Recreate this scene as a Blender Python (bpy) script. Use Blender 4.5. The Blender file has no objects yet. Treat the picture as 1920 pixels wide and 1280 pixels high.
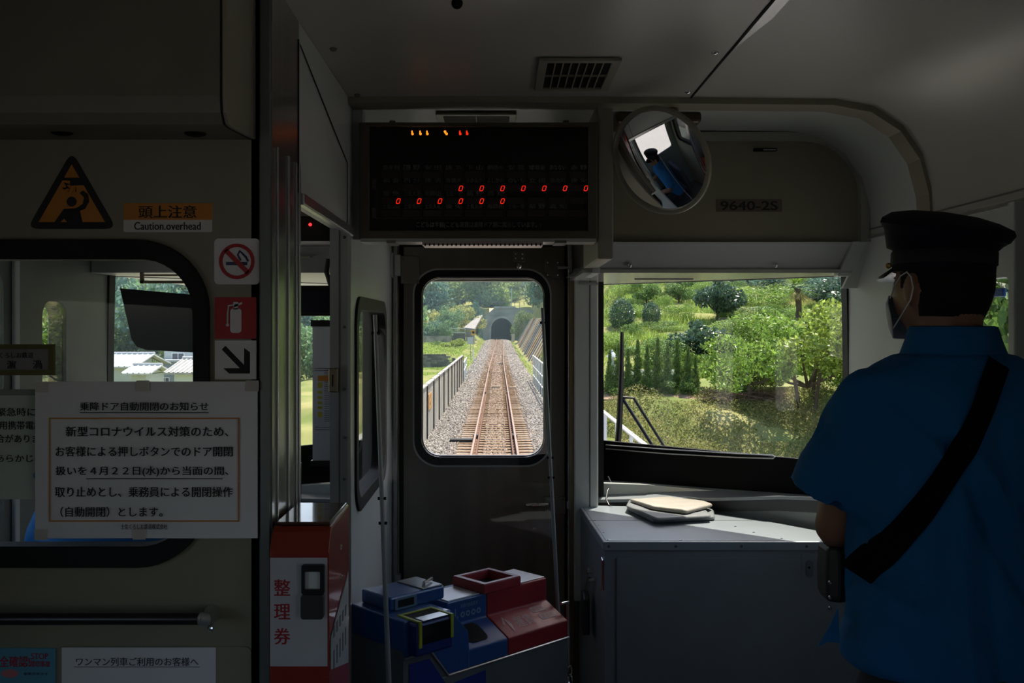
import bpy, bmesh, math, random
import numpy as np
from mathutils import Vector, Matrix, geometry
from mathutils.bvhtree import BVHTree
random.seed(7)
S = bpy.context.scene
COL = S.collection

# ---------------------------------------------------------------- camera, sky, sun, exposure
cam_d = bpy.data.cameras.new('camera'); cam = bpy.data.objects.new('camera', cam_d); COL.objects.link(cam)
cam_d.sensor_width = 36.0; cam_d.lens = 35.0; cam_d.clip_start = 0.05; cam_d.clip_end = 2000
cam_d.shift_x = 27 / 1920; cam_d.shift_y = -27 / 1920
cam.location = (0, 0, 1.6); cam.rotation_euler = (math.radians(90), 0, 0)
S.camera = cam
F = 35.0 / 36.0 * 1920
ZC = 1.6
def at(px, py, y):
    """point at depth y that the photo shows at pixel px, py"""
    return Vector(((px - 933) / F * y, y, ZC - (py - 613) / F * y))
def X(px, y): return (px - 933) / F * y
def Z(py, y): return ZC - (py - 613) / F * y

W = bpy.data.worlds.new('sky'); S.world = W; W.use_nodes = True
nt = W.node_tree; nt.nodes.clear()
sky = nt.nodes.new('ShaderNodeTexSky'); sky.sky_type = 'NISHITA'; sky.sun_disc = False
sky.sun_elevation = math.radians(52); sky.sun_rotation = math.radians(31); sky.air_density = 1.0; sky.dust_density = 2.0
bg = nt.nodes.new('ShaderNodeBackground'); bg.inputs['Strength'].default_value = 0.30
ow = nt.nodes.new('ShaderNodeOutputWorld')
nt.links.new(sky.outputs[0], bg.inputs[0]); nt.links.new(bg.outputs[0], ow.inputs[0])
sun_d = bpy.data.lights.new('sun', 'SUN'); sun = bpy.data.objects.new('sun', sun_d); COL.objects.link(sun)
sun_d.energy = 8.0; sun_d.color = (1.0, 0.93, 0.80); sun_d.angle = math.radians(0.6)
sun.rotation_euler = Vector((0.21, 0.32, 0.92)).to_track_quat('Z', 'Y').to_euler(); sun.location = (10, 10, 30)
S.view_settings.view_transform = 'Standard'; S.view_settings.look = 'None'
S.view_settings.exposure = 0.0; S.view_settings.gamma = 1.0; S.view_settings.use_curve_mapping = False

# ---------------------------------------------------------------- materials
MATS = {}
def mat(name, col, rough=0.55, metal=0.0, var=0.0, scale=8.0, bump=0.0, bscale=60.0, spec=0.5, island=0.0, hue=None,
        trans=0.0, emit=None, stretch=None, coat=0.0):
    if name in MATS: return MATS[name]
    m = bpy.data.materials.new(name); m.use_nodes = True; t = m.node_tree; n = t.nodes; L = t.links
    b = n['Principled BSDF']; b.inputs['Roughness'].default_value = rough; b.inputs['Metallic'].default_value = metal
    b.inputs['Specular IOR Level'].default_value = spec; b.inputs['Coat Weight'].default_value = coat
    c = tuple(col) + (1,)
    tc = n.new('ShaderNodeTexCoord'); mp = n.new('ShaderNodeMapping'); L.new(tc.outputs['Object'], mp.inputs[0])
    if stretch: mp.inputs['Scale'].default_value = stretch
    src = None
    if var > 0 or hue:
        nz = n.new('ShaderNodeTexNoise'); nz.inputs['Scale'].default_value = scale; nz.inputs['Detail'].default_value = 5
        L.new(mp.outputs[0], nz.inputs['Vector'])
        rp = n.new('ShaderNodeValToRGB'); rp.color_ramp.elements[0].position = 0.3; rp.color_ramp.elements[1].position = 0.7
        lo = tuple(x * (1 - var) for x in col); hi = tuple(min(1, x * (1 + var)) for x in col)
        if hue: hi = tuple(hue)
        rp.color_ramp.elements[0].color = lo + (1,); rp.color_ramp.elements[1].color = hi + (1,)
        L.new(nz.outputs['Fac'], rp.inputs[0]); src = rp.outputs[0]
    if island > 0:
        g = n.new('ShaderNodeNewGeometry'); mr = n.new('ShaderNodeMapRange')
        mr.inputs['To Min'].default_value = 1 - island; mr.inputs['To Max'].default_value = 1 + island
        L.new(g.outputs['Random Per Island'], mr.inputs['Value'])
        mx = n.new('ShaderNodeVectorMath'); mx.operation = 'SCALE'
        if src is None: mx.inputs[0].default_value = col
        else: L.new(src, mx.inputs[0])
        L.new(mr.outputs[0], mx.inputs['Scale']); src = mx.outputs[0]
    if src is None: b.inputs['Base Color'].default_value = c
    else: L.new(src, b.inputs['Base Color'])
    if bump > 0:
        n2 = n.new('ShaderNodeTexNoise'); n2.inputs['Scale'].default_value = bscale; n2.inputs['Detail'].default_value = 4
        L.new(mp.outputs[0], n2.inputs['Vector'])
        bp = n.new('ShaderNodeBump'); bp.inputs['Strength'].default_value = bump; bp.inputs['Distance'].default_value = 0.01
        L.new(n2.outputs['Fac'], bp.inputs['Height']); L.new(bp.outputs[0], b.inputs['Normal'])
    if trans > 0:
        tr = n.new('ShaderNodeBsdfTranslucent'); mx = n.new('ShaderNodeMixShader'); mx.inputs[0].default_value = trans
        if src is None: tr.inputs[0].default_value = c
        else: L.new(src, tr.inputs[0])
        L.new(b.outputs[0], mx.inputs[1]); L.new(tr.outputs[0], mx.inputs[2]); L.new(mx.outputs[0], n['Material Output'].inputs[0])
    if emit:
        b.inputs['Emission Color'].default_value = tuple(emit[:3]) + (1,); b.inputs['Emission Strength'].default_value = emit[3]
    MATS[name] = m; return m
def glass(name, tint=(1, 1, 1), gloss=1.0, ior=1.45, rough=0.0):
    m = bpy.data.materials.new(name); m.use_nodes = True; t = m.node_tree; n = t.nodes; L = t.links; n.clear()
    o = n.new('ShaderNodeOutputMaterial'); tr = n.new('ShaderNodeBsdfTransparent'); tr.inputs[0].default_value = tint + (1,)
    gl = n.new('ShaderNodeBsdfGlossy'); gl.inputs['Roughness'].default_value = rough
    fr = n.new('ShaderNodeFresnel'); fr.inputs[0].default_value = ior
    mu = n.new('ShaderNodeMath'); mu.operation = 'MULTIPLY'; mu.inputs[1].default_value = gloss; mu.use_clamp = True
    mx = n.new('ShaderNodeMixShader')
    ge = n.new('ShaderNodeNewGeometry'); mr = n.new('ShaderNodeMapRange'); mr.inputs['To Min'].default_value = ior; mr.inputs['To Max'].default_value = 1 / ior
    L.new(ge.outputs['Backfacing'], mr.inputs['Value']); L.new(mr.outputs[0], fr.inputs[0])
    L.new(fr.outputs[0], mu.inputs[0]); L.new(mu.outputs[0], mx.inputs[0]); L.new(tr.outputs[0], mx.inputs[1]); L.new(gl.outputs[0], mx.inputs[2])
    L.new(mx.outputs[0], o.inputs[0]); MATS[name] = m; return m

cream = mat('cream_paint', (0.265, 0.245, 0.175), 0.42, var=0.05, scale=3, bump=0.06, bscale=180)
creamd = mat('beige_paint', (0.27, 0.25, 0.18), 0.45, var=0.06, scale=3)
white = mat('white_paint', (0.50, 0.53, 0.50), 0.4, var=0.04, scale=3, bump=0.04, bscale=150)
ceil_m = mat('ceiling_panel', (0.44, 0.43, 0.37), 0.33, var=0.05, scale=2.0)
grey = mat('grey_paint', (0.33, 0.35, 0.35), 0.42, var=0.06, scale=4)
darkg = mat('dark_grey_paint', (0.12, 0.12, 0.11), 0.5, var=0.08)
steel = mat('brushed_steel', (0.42, 0.42, 0.41), 0.27, 0.9, var=0.06, scale=30, stretch=(1, 1, 0.05))
steeld = mat('door_steel', (0.22, 0.20, 0.165), 0.38, 0.75, var=0.14, scale=14, stretch=(1, 1, 0.08))
alum = mat('aluminium', (0.55, 0.56, 0.56), 0.3, 0.85, var=0.05)
chrome = mat('chrome', (0.75, 0.75, 0.75), 0.1, 1.0)
rubber = mat('black_rubber', (0.008, 0.008, 0.009), 0.6, var=0.1, spec=0.3)
blackp = mat('black_plastic', (0.010, 0.010, 0.012), 0.35, var=0.1)
blackm = mat('matt_black', (0.006, 0.006, 0.007), 0.8, spec=0.2)
gl_w = glass('window_glass'); gl_p = glass('partition_glass', gloss=.45); gl_d = glass('door_glass')
mirror_m = mat('mirror_surface', (0.9, 0.9, 0.9), 0.01, 1.0)
paper = mat('white_paper', (0.74, 0.74, 0.76), 0.7, var=0.03, scale=6)
ink = mat('black_ink', (0.012, 0.012, 0.014), 0.7)

# ---------------------------------------------------------------- mesh builder
def frame(o, u, v):
    u = Vector(u).normalized(); v = Vector(v).normalized(); w = u.cross(v)
    M = Matrix.Identity(4)
    for i in range(3): M[i][0] = u[i]; M[i][1] = v[i]; M[i][2] = w[i]; M[i][3] = o[i]
    return M
def facing(x0, z0, y):  # (a,b,c) -> plane facing the camera: a = +x, b = +z, c = towards the camera (-y)
    return frame((x0, y, z0), (1, 0, 0), (0, 0, 1))
class MB:
    def __init__(s, M=None): s.v = []; s.f = []; s.M = M or Matrix.Identity(4)
    def add(s, vs, fs, M=None):
        k = len(s.v); T = s.M if M is None else M
        s.v += [tuple(T @ Vector(p)) for p in vs]; s.f += [tuple(i + k for i in f) for f in fs]; return s
    def box(s, x0, x1, y0, y1, z0, z1, M=None):
        vs = [(x, y, z) for x in (x0, x1) for y in (y0, y1) for z in (z0, z1)]
        return s.add(vs, [(0, 1, 3, 2), (4, 6, 7, 5), (0, 4, 5, 1), (2, 3, 7, 6), (0, 2, 6, 4), (1, 5, 7, 3)], M)
    def tube(s, pts, r, n=10, M=None, cap=True):
        pts = [Vector(p) for p in pts]; R = r if hasattr(r, '__len__') else [r] * len(pts)
        vs = []; fs = []; up = None
        for i, p in enumerate(pts):
            d = (pts[min(i + 1, len(pts) - 1)] - pts[max(i - 1, 0)])
            d = d.normalized() if d.length > 1e-9 else Vector((0, 0, 1))
            if up is None: up = d.orthogonal().normalized()
            up = (up - d * up.dot(d)); up = up.normalized() if up.length > 1e-6 else d.orthogonal().normalized()
            w = d.cross(up)
            for k in range(n):
                a = 2 * math.pi * k / n; vs.append(p + (up * math.cos(a) + w * math.sin(a)) * R[i])
        for i in range(len(pts) - 1):
            for k in range(n):
                a = i * n + k; b = i * n + (k + 1) % n; fs.append((a, b, b + n, a + n))
        if cap: fs.append(tuple(range(n))[::-1]); fs.append(tuple(range((len(pts) - 1) * n, len(pts) * n)))
        return s.add(vs, fs, M)
    def limb(s, pts, R, n=14):  # tube with rounded ends
        pts = [Vector(p) for p in pts]; a, b = pts[0], pts[-1]
        da = (pts[0] - pts[1]).normalized(); db = (pts[-1] - pts[-2]).normalized()
        P = [a + da * R[0] * .95, a + da * R[0] * .6] + pts + [b + db * R[-1] * .6, b + db * R[-1] * .95]
        Q = [R[0] * .3, R[0] * .8] + list(R) + [R[-1] * .8, R[-1] * .3]
        return s.tube(P, Q, n)
    def ball(s, c, r, n=12, M=None):
        r = r if hasattr(r, '__len__') else (r, r, r); vs = []; fs = []; m = n // 2 + 1
        for i in range(m + 1):
            t = math.pi * i / m
            for k in range(n):
                a = 2 * math.pi * k / n
                vs.append((c[0] + r[0] * math.sin(t) * math.cos(a), c[1] + r[1] * math.sin(t) * math.sin(a), c[2] + r[2] * math.cos(t)))
        for i in range(m):
            for k in range(n):
                a = i * n + k; b = i * n + (k + 1) % n; fs.append((a, a + n, b + n, b))
        return s.add(vs, fs, M)
    def loft(s, rings, M=None, cap=True, closed=True):
        n = len(rings[0]); vs = [p for r in rings for p in r]; fs = []
        for i in range(len(rings) - 1):
            for k in range(n if closed else n - 1):
                a = i * n + k; b = i * n + (k + 1) % n; fs.append((a, b, b + n, a + n))
        if cap and closed: fs.append(tuple(range(n))[::-1]); fs.append(tuple(range((len(rings) - 1) * n, len(rings) * n)))
        return s.add(vs, fs, M)
    def plate(s, outer, holes=(), t0=0.0, t1=0.01, M=None, plane='c', caps=(True, True)):
        """2D outline with holes, extruded from t0 to t1; plane 'c': (a,b,t); 'y': (a,t,b); 'x': (t,a,b)"""
        loops = [list(outer)] + [list(h) for h in holes]
        tri = geometry.tessellate_polygon([[Vector((p[0], p[1], 0)) for p in l] for l in loops])
        flat = [p for l in loops for p in l]; N = len(flat)
        def m3(p, t): return (p[0], p[1], t) if plane == 'c' else ((p[0], t, p[1]) if plane == 'y' else (t, p[0], p[1]))
        vs = [m3(p, t0) for p in flat] + [m3(p, t1) for p in flat]; fs = []
        for t in tri:
            if caps[0]: fs.append(tuple(t))
            if caps[1]: fs.append(tuple(i + N for i in t)[::-1])
        k = 0
        for l in loops:
            n = len(l)
            for i in range(n): a = k + i; b = k + (i + 1) % n; fs.append((a, b, b + N, a + N))
            k += n
        return s.add(vs, fs, M)
    def text(s, body, x0, x1, y0, y1, t=0.0006, M=None, keep=False):
        vs, fs, (w, h) = text_mesh(body)
        if not vs: return s
        sx = (x1 - x0) / w; sy = (y1 - y0) / h
        if keep:
            sx = sy = min(sx, sy)
        ox = (x0 + x1) / 2 - w * sx / 2; oy = (y0 + y1) / 2 - h * sy / 2
        h2 = max(1, len(vs) // 3); return s.add([(ox + a * sx, oy + b * sy, t + .00008 * (i // h2)) for i, (a, b) in enumerate(vs)], fs, M)
    def build(s, name, m, parent=None, bevel=0, smooth=False, seg=2, angle=None):
        me = bpy.data.meshes.new(name); me.from_pydata(s.v, [], s.f); me.materials.append(m)
        bm = bmesh.new(); bm.from_mesh(me); bmesh.ops.recalc_face_normals(bm, faces=bm.faces); bm.to_mesh(me); bm.free()
        return finish(me, name, parent, bevel, smooth, seg)
def finish(me, name, parent=None, bevel=0, smooth=False, seg=2):
    if smooth:
        for p in me.polygons: p.use_smooth = True
        try: me.set_sharp_from_angle(angle=math.radians(40))
        except Exception: pass
    o = bpy.data.objects.new(name, me); COL.objects.link(o)
    if 'lettering' in name or 'print' in name or name in ('perforations', 'grid_lines', 'fare_cells'): o['kind'] = 'stuff'
    if parent is not None: adopt(o, parent)
    if bevel:
        b = o.modifiers.new('bevel', 'BEVEL'); b.width = bevel; b.segments = seg; b.limit_method = 'ANGLE'; b.angle_limit = math.radians(40)
        b.harden_normals = False
    return o
def wm(o):
    return o.matrix_basis.copy() if o.parent is None else wm(o.parent) @ o.matrix_parent_inverse @ o.matrix_basis
def adopt(o, parent):
    o.parent = parent; o.matrix_parent_inverse = wm(parent).inverted()   # children are built in world coordinates
def tag(o, label=None, cat=None, group=None, kind=None):
    if label: o['label'] = label
    if cat: o['category'] = cat
    if group: o['group'] = group
    if kind: o['kind'] = kind
    return o
def thing(name, label, cat, loc=(0, 0, 0), group=None):
    o = bpy.data.objects.new(name, None); COL.objects.link(o); o.location = loc; o.empty_display_size = 0.1
    return tag(o, label, cat, group)
def struct(o): o['kind'] = 'structure'; return o
def root_struct(name, loc=(0, 0, 0)):
    o = bpy.data.objects.new(name, None); COL.objects.link(o); o.location = loc; o['kind'] = 'structure'; return o
def copy_thing(r):
    c = r.copy(); COL.objects.link(c)
    for ch in r.children:
        d = ch.copy(); COL.objects.link(d); d.parent = c; d.matrix_parent_inverse = ch.matrix_parent_inverse.copy()
        for g in ch.children:
            e = g.copy(); COL.objects.link(e); e.parent = d; e.matrix_parent_inverse = g.matrix_parent_inverse.copy()
    return c
TXT = {}
def text_mesh(body):
    if body in TXT: return TXT[body]
    c = bpy.data.curves.new('t', 'FONT'); c.body = body; c.size = 1.0; c.resolution_u = 3; c.offset = 0.0
    o = bpy.data.objects.new('t', c); COL.objects.link(o)
    me = bpy.data.meshes.new_from_object(o.evaluated_get(bpy.context.evaluated_depsgraph_get()))
    vs = [(v.co.x, v.co.y) for v in me.vertices]; fs = [tuple(p.vertices) for p in me.polygons]
    bpy.data.objects.remove(o); bpy.data.curves.remove(c); bpy.data.meshes.remove(me)
    if vs:  # a second copy, nudged, makes the strokes bolder
        k = len(vs); v0, f0 = vs, fs; vs = v0 + [(a + .022, b + .014) for a, b in v0] + [(a + .044, b) for a, b in v0]; fs = f0 + [tuple(i + k for i in f) for f in f0] + [tuple(i + 2 * k for i in f) for f in f0]
        x0 = min(a for a, b in vs); y0 = min(b for a, b in vs); x1 = max(a for a, b in vs); y1 = max(b for a, b in vs)
        vs = [(a - x0, b - y0) for a, b in vs]; r = (vs, fs, (max(x1 - x0, 1e-4), max(y1 - y0, 1e-4)))
    else: r = ([], [], (1, 1))
    TXT[body] = r; return r
def rrect(x0, x1, y0, y1, r, n=7, rs=None):
    rs = rs or (r, r, r, r); out = []
    for (cx, cy, a0, q) in ((x1, y0, -90, rs[0]), (x1, y1, 0, rs[1]), (x0, y1, 90, rs[2]), (x0, y0, 180, rs[3])):
        sx = -1 if cx == x1 else 1; sy = -1 if cy == y1 else 1
        if q <= 0: out.append((cx, cy)); continue
        for i in range(n + 1):
            a = math.radians(a0 + 90 * i / n); out.append((cx + sx * q + q * math.cos(a), cy + sy * q + q * math.sin(a)))
    return out
def rect(x0, x1, y0, y1): return [(x0, y0), (x1, y0), (x1, y1), (x0, y1)]
def circle(cx, cy, r, n=24, ry=None):
    return [(cx + r * math.cos(2 * math.pi * i / n), cy + (ry or r) * math.sin(2 * math.pi * i / n)) for i in range(n)]
def ss(a, b, x):
    t = np.clip((np.asarray(x, float) - a) / (b - a), 0, 1); return t * t * (3 - 2 * t)
def np_mesh(name, V, Fq, m, parent=None, smooth=False):
    V = np.asarray(V, np.float32); Fq = np.asarray(Fq, np.int32); k = Fq.shape[1]
    me = bpy.data.meshes.new(name); me.vertices.add(len(V)); me.vertices.foreach_set('co', V.ravel())
    me.loops.add(Fq.size); me.loops.foreach_set('vertex_index', Fq.ravel())
    me.polygons.add(len(Fq)); me.polygons.foreach_set('loop_start', np.arange(0, Fq.size, k, dtype=np.int32))
    me.update(calc_edges=True); me.materials.append(m)
    return finish(me, name, parent, 0, smooth)
def remesh(o, voxel, smooth=4, name=None):
    md = o.modifiers.new('r', 'REMESH'); md.mode = 'VOXEL'; md.voxel_size = voxel; md.use_smooth_shade = True
    if smooth: sm = o.modifiers.new('s', 'SMOOTH'); sm.factor = 0.5; sm.iterations = smooth
    me = bpy.data.meshes.new_from_object(o.evaluated_get(bpy.context.evaluated_depsgraph_get()))
    m = o.data.materials[0]; old = o.data; o.modifiers.clear(); o.data = me; bpy.data.meshes.remove(old)
    me.materials.clear(); me.materials.append(m)
    for p in me.polygons: p.use_smooth = True
    return o
# ================================================================= the car body (setting)
XR, XL, XA = 1.25, -1.39, -0.43      # right wall, left wall, aisle side of the cab
YB, YP, YD = -6.5, 1.90, 4.05        # rear end, partition, front door
ZT = 2.26
struct(MB().box(XL - .05, XR + .05, YB, 4.3, -.06, 0).build('floor', mat('grey_floor', (0.16, 0.16, 0.155), .5, var=.15, scale=30)))
# ceiling: flat middle, coved to both side walls
prof = [(XR + .0, 1.91), (XR - .004, 2.0), (XR - .03, 2.10), (XR - .085, 2.18), (XR - .17, 2.235), (XR - .28, ZT - .004), (.557, ZT), (-.07, ZT + .004)]
prof = prof + [(-.14 - x, z) for x, z in prof[::-1]][1:]
out = [(x * 1.045 + .003, z + .05) for x, z in prof]
b = MB(); n = len(prof)
b.add([(x, y, z) for y in (YB, 2.86) for x, z in prof + out[::-1]],
      [(i, i + 1, i + 1 + 2 * n, i + 2 * n) for i in range(2 * n - 1)] + [(2 * n - 1, 0, 2 * n, 4 * n - 1)])
ce = struct(b.build('ceiling', ceil_m, smooth=True))
b = MB(); b.add([(x, y, z) for y in (2.95, 3.56) for x, z in prof + out[::-1]],
      [(i, i + 1, i + 1 + 2 * n, i + 2 * n) for i in range(2 * n - 1)] + [(2 * n - 1, 0, 2 * n, 4 * n - 1)])
b.build('front_ceiling', white, ce, smooth=True)
# shallow lip between saloon and vestibule ceilings
b = MB(); lip = [(x * .995, z - .018) for x, z in prof]
b.add([(x, y, z) for y in (2.86, 2.95) for x, z in lip + out[::-1]],
      [(i, i + 1, i + 1 + 2 * n, i + 2 * n) for i in range(2 * n - 1)] + [(2 * n - 1, 0, 2 * n, 4 * n - 1), tuple(range(2 * n)), tuple(range(2 * n, 4 * n))])
b.build('ceiling_lip', creamd, ce)
# seam strips
t1 = struct(MB().box(.553, .558, -2, 2.86, ZT - .003, ZT + .002).build('trim_1', blackm))
t2 = MB()
t2.add([(.558, 1.2, ZT - .004), (.585, 1.2, ZT - .004), (.558, 2.35, ZT - .004), (.585, 2.12, ZT - .004), (.558, 1.2, ZT), (.585, 1.2, ZT), (.558, 2.35, ZT), (.585, 2.12, ZT)],
       [(0, 1, 3, 2), (4, 5, 7, 6), (0, 1, 5, 4), (1, 3, 7, 5), (3, 2, 6, 7), (2, 0, 4, 6)])
struct(t2.build('trim_2', alum))
# right side wall with its windows
wins_r = [(2.39, 3.02, 1.05, 1.735), (-.9, .75, .95, 1.70), (-4.9, -3.3, .95, 1.70)]
door_r = None
def wallx(name, x0, x1, y0, y1, z1, holes, m=cream, r=.05):
    b = MB(); hs = [rrect(a + .0, c, d, e, r, 5) for a, c, d, e in holes]
    b.plate(rect(y0, y1, 0, z1), hs, x0, x1, plane='x'); return struct(b.build(name, m))
wallx('wall_right', XR, XR + .06, YB, 3.60, 1.93, wins_r, m=white)
wins_l = [(3.04, 3.21, .95, 1.68), (2.05, 2.80, 1.05, 1.76), (-.9, .75, .95, 1.70), (-4.9, -3.3, .95, 1.70)]
wallx('wall_left', XL - .06, XL, YB, 3.57, 1.93, wins_l, m=mat('cab_green_grey', (.20, .225, .20), .5, var=.05))
def window_x(nm, x, hole, r=.05, sgn=-1):
    a, c, d, e = hole; m_ = white if (x > 0 and a > 2) else rubber; w = root_struct(nm, (x, (a + c) / 2, d))
    fr = MB().plate(rrect(a - .022, c + .022, d - .022, e + .022, r + .02, 6), [rrect(a + .012, c - .012, d + .012, e - .012, r, 6)], x - (.003 if m_ is white else .012), x + .03, plane='x')
    fr.build('frame', m_, w)
    MB().box(x + .034, x + .038, a + .0, c, d, e).build('pane', gl_w, w); return w
k = 1
for h in wins_r: window_x('window_%d' % k, XR + .0, h); k += 1
for h in wins_l: window_x('window_%d' % k, XL - .04, h, r=.05); k += 1
struct(MB().box(XR - .008, XR, 2.2, 3.42, 1.895, 1.905).build('trim_3', alum))        # light rail along the wall seam
struct(MB().box(XR - .006, XR, 2.2, 3.42, 1.925, 1.929).build('trim_4', darkg))
struct(MB().box(XR - .028, XR, 2.355, 2.385, 0, 1.90).build('trim_5', white, bevel=.004))  # post beside the window
struct(MB().box(XL - .05, XR + .05, YB - .06, YB, 0, 2.3).build('wall_rear', cream))
# ---- partition between saloon and cab (faces the camera)
wl = (-1.30, X(366, YP), Z(1021, YP), Z(487, YP))
b = MB().plate(rect(XL, XA - .018, 0, ZT), [rrect(wl[0] - .01, wl[1] + .01, wl[2] - .01, wl[3] + .01, .10, 8)], YP, YP + .035, plane='y')
struct(b.build('wall_partition', cream))
w = root_struct('window_%d' % k, (wl[0], YP, wl[2])); k += 1
MB().plate(rrect(wl[0] - .028, X(394, YP), Z(1061, YP), Z(450, YP), .135, 10), [rrect(wl[0], wl[1], wl[2], wl[3], .10, 10)], YP - .016, YP + .03, plane='y').build('frame', rubber, w, bevel=.006)
MB().box(wl[0] - .005, wl[1] + .005, YP + .012, YP + .016, wl[2] - .005, wl[3] + .005).build('pane', gl_p, w)
struct(MB().box(X(487, YP), X(493, YP), YP - .003, YP, 0, ZT).build('trim_6', darkg))
struct(MB().box(XA - .020, XA - .003, YP - .012, YP + .03, 0, ZT).build('trim_7', mat('corner_post', (.20, .22, .22), .35, .5, var=.05)))
# ---- aisle side of the cab: steel post, opening, wall with a window
b = MB().box(XA - .04, XA, YP, 2.155, 0, ZT - .0)
b.build('wall_aisle', steel)['kind'] = 'structure'
for i, y in enumerate((1.935, 2.035, 2.115, 2.145)):
    struct(MB().box(XA, XA + .004, y, y + (.012 if i % 2 else .005), 0, 1.95).build('trim_%d' % (8 + i), alum, bevel=.001))
WA = (3.02, 3.77, 1.06, 1.665)
b = MB().plate([(2.155, 1.885), (2.90, 1.885), (2.90, 0), (4.10, 0), (4.10, ZT), (2.155, ZT)], [rrect(WA[0], WA[1], WA[2], WA[3], .07, 6)], XA - .053, XA, plane='x')
struct(b.build('wall_cab', white))
w = root_struct('window_%d' % k, (XA, WA[0], WA[2])); k += 1
MB().plate(rrect(WA[0] - .03, WA[1] + .03, WA[2] - .03, WA[3] + .03, .10, 8), [rrect(WA[0] + .012, WA[1] - .012, WA[2] + .012, WA[3] - .012, .075, 8)], XA - .045, XA + .008, plane='x').build('frame', rubber, w, bevel=.004)
MB().box(XA - .022, XA - .018, WA[0], WA[1], WA[2], WA[3]).build('pane', gl_w, w)
# door jamb of the cab opening
b = MB().box(XA - .056, XA + .004, 2.885, 2.90, 0, 1.885).build('door_1', grey); struct(b)
MB().box(XA - .030, XA - .027, 2.883, 2.886, 0, 1.885).build('edge_strip', darkg, b)
MB().box(XA - .004, XA + .005, 2.880, 2.886, 0, 1.885).build('edge_strip', alum, b)
lk = MB().box(X(617, 2.88), X(635, 2.88), 2.868, 2.885, Z(735, 2.88), Z(690, 2.88)).build('latch', mat('brass_grey', (.30, .27, .19), .4, .7), b, bevel=.003)
MB().box(X(624, 2.88), X(626, 2.88), 2.866, 2.869, Z(724, 2.88), Z(702, 2.88)).build('slot', blackm, lk)
for z in (1.86, 1.60, 1.42, 1.28, 1.16): MB().ball((XA - .014, 2.884, z), .005, 8).build('screw', darkg, b)
# beam over the opening, panel seams above
struct(MB().box(XA - .005, XA + .012, 2.155, 2.905, 1.865, 1.89).build('trim_12', alum, bevel=.003))
struct(MB().box(XA, XA + .002, 2.145, 2.149, 1.89, 2.22).build('trim_13', blackm))
b = MB(); 
b.add([(XA + .002, 2.16, 2.215), (XA + .002, 2.84, 2.07), (XA + .002, 2.84, 2.064), (XA + .002, 2.16, 2.209)], [(0, 1, 2, 3)])
b.build('trim_14', blackm)['kind'] = 'structure'
struct(MB().box(XA, XA + .002, 2.838, 2.842, 1.89, 2.07).build('trim_15', blackm))
# ---- front end wall with the through door
DL, DR, DT = -.405, .285, 1.935
b = MB().plate(rect(-.48, .41, 0, 2.32), [rect(DL, DR, .0005, DT)], YD, YD + .08, plane='y')
fw = struct(b.build('wall_front', mat('bulkhead_beige', (.36, .34, .27), .45, var=.05)))
MB().plate(rect(DL - .018, DR + .018, 0, DT + .018), [rect(DL, DR, -.01, DT)], YD - .02, YD, plane='y').build('door_casing', steel, fw, bevel=.003)
d = root_struct('door_2', (DL, YD, 0))
MB().plate(rect(DL - .012, DR + .012, .002, DT + .012), [rrect(X(775, YD), X(1033, YD), Z(874, YD), Z(504, YD), .10, 8)], YD + .052, YD + .06, plane='y').build('door_stop', rubber, d)
GX0, GX1, GZ0, GZ1 = X(790, YD), X(1021, YD), Z(857, YD), Z(520, YD)
MB().plate(rect(DL + .022, DR - .012, .01, DT - .008), [rrect(GX0, GX1, GZ0, GZ1, .075, 8)], YD + .012, YD + .05, plane='y').build('leaf', steeld, d)
MB().plate(rrect(X(774, YD), X(1034, YD), Z(875, YD), Z(503, YD), .105, 10), [rrect(X(777, YD), X(1031, YD), Z(872, YD), Z(506, YD), .10, 10)], YD - .006, YD + .012, plane='y').build('trim_ring', alum, d)
MB().plate(rrect(X(777, YD), X(1031, YD), Z(872, YD), Z(506, YD), .10, 10), [rrect(GX0, GX1, GZ0, GZ1, .075, 10)], YD + .0, YD + .052, plane='y').build('gasket', rubber, d)
MB().plate(rrect(GX0 + .0, GX1, GZ0, GZ1, .074, 10), [rrect(GX0 + .004, GX1 - .004, GZ0 + .004, GZ1 - .004, .071, 10)], YD + .03, YD + .045, plane='y').build('inner_bead', alum, d)
MB().box(GX0 + .001, GX1 - .001, YD + .030, YD + .034, GZ0 + .001, GZ1 - .001).build('pane', gl_d, d)
def brkt(px0, px1, py0, py1, dz=.012, m=steeld, nm='hinge_plate', screws=True, cut=0):
    x0, x1, z0, z1 = X(px0, YD), X(px1, YD), Z(py1, YD), Z(py0, YD)
    o = MB().plate([(x0, z0 + cut), (x0 + cut, z0), (x1, z0), (x1, z1), (x0, z1)] if cut else rect(x0, x1, z0, z1), [], YD - dz, YD + .012, plane='y').build(nm, m, d, bevel=.002)
    if screws:
        for sx in (x0 + .01, x1 - .01):
            for sz in (z0 + .014, z1 - .012): MB().ball((sx, YD - dz, sz), (.004, .003, .004), 8).build('screw', chrome, o)
    return o
brkt(752, 786, 480, 532); brkt(1022, 1050, 487, 522, cut=.03)
MB().tube([(X(1046, YD), YD - .02, Z(502, YD)), (X(1068, YD), YD - .02, Z(502, YD))], .006).build('door_stay', alum, d)
o = brkt(962, 984, 471, 491, .016, nm='latch_block'); MB().ball((X(973, YD), YD - .02, Z(499, YD)), (.012, .008, .012), 10).build('latch_knob', chrome, o)
o = brkt(1022, 1060, 930, 962, .014, nm='handle_plate')
MB().tube([(X(1030, YD), YD - .02, Z(944, YD)), (X(1024, YD), YD - .055, Z(942, YD)), (X(1000, YD), YD - .06, Z(942, YD)), (X(986, YD), YD - .055, Z(941, YD))], [.012, .011, .012, .006], 10).build('handle', chrome, o, smooth=True)
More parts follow.
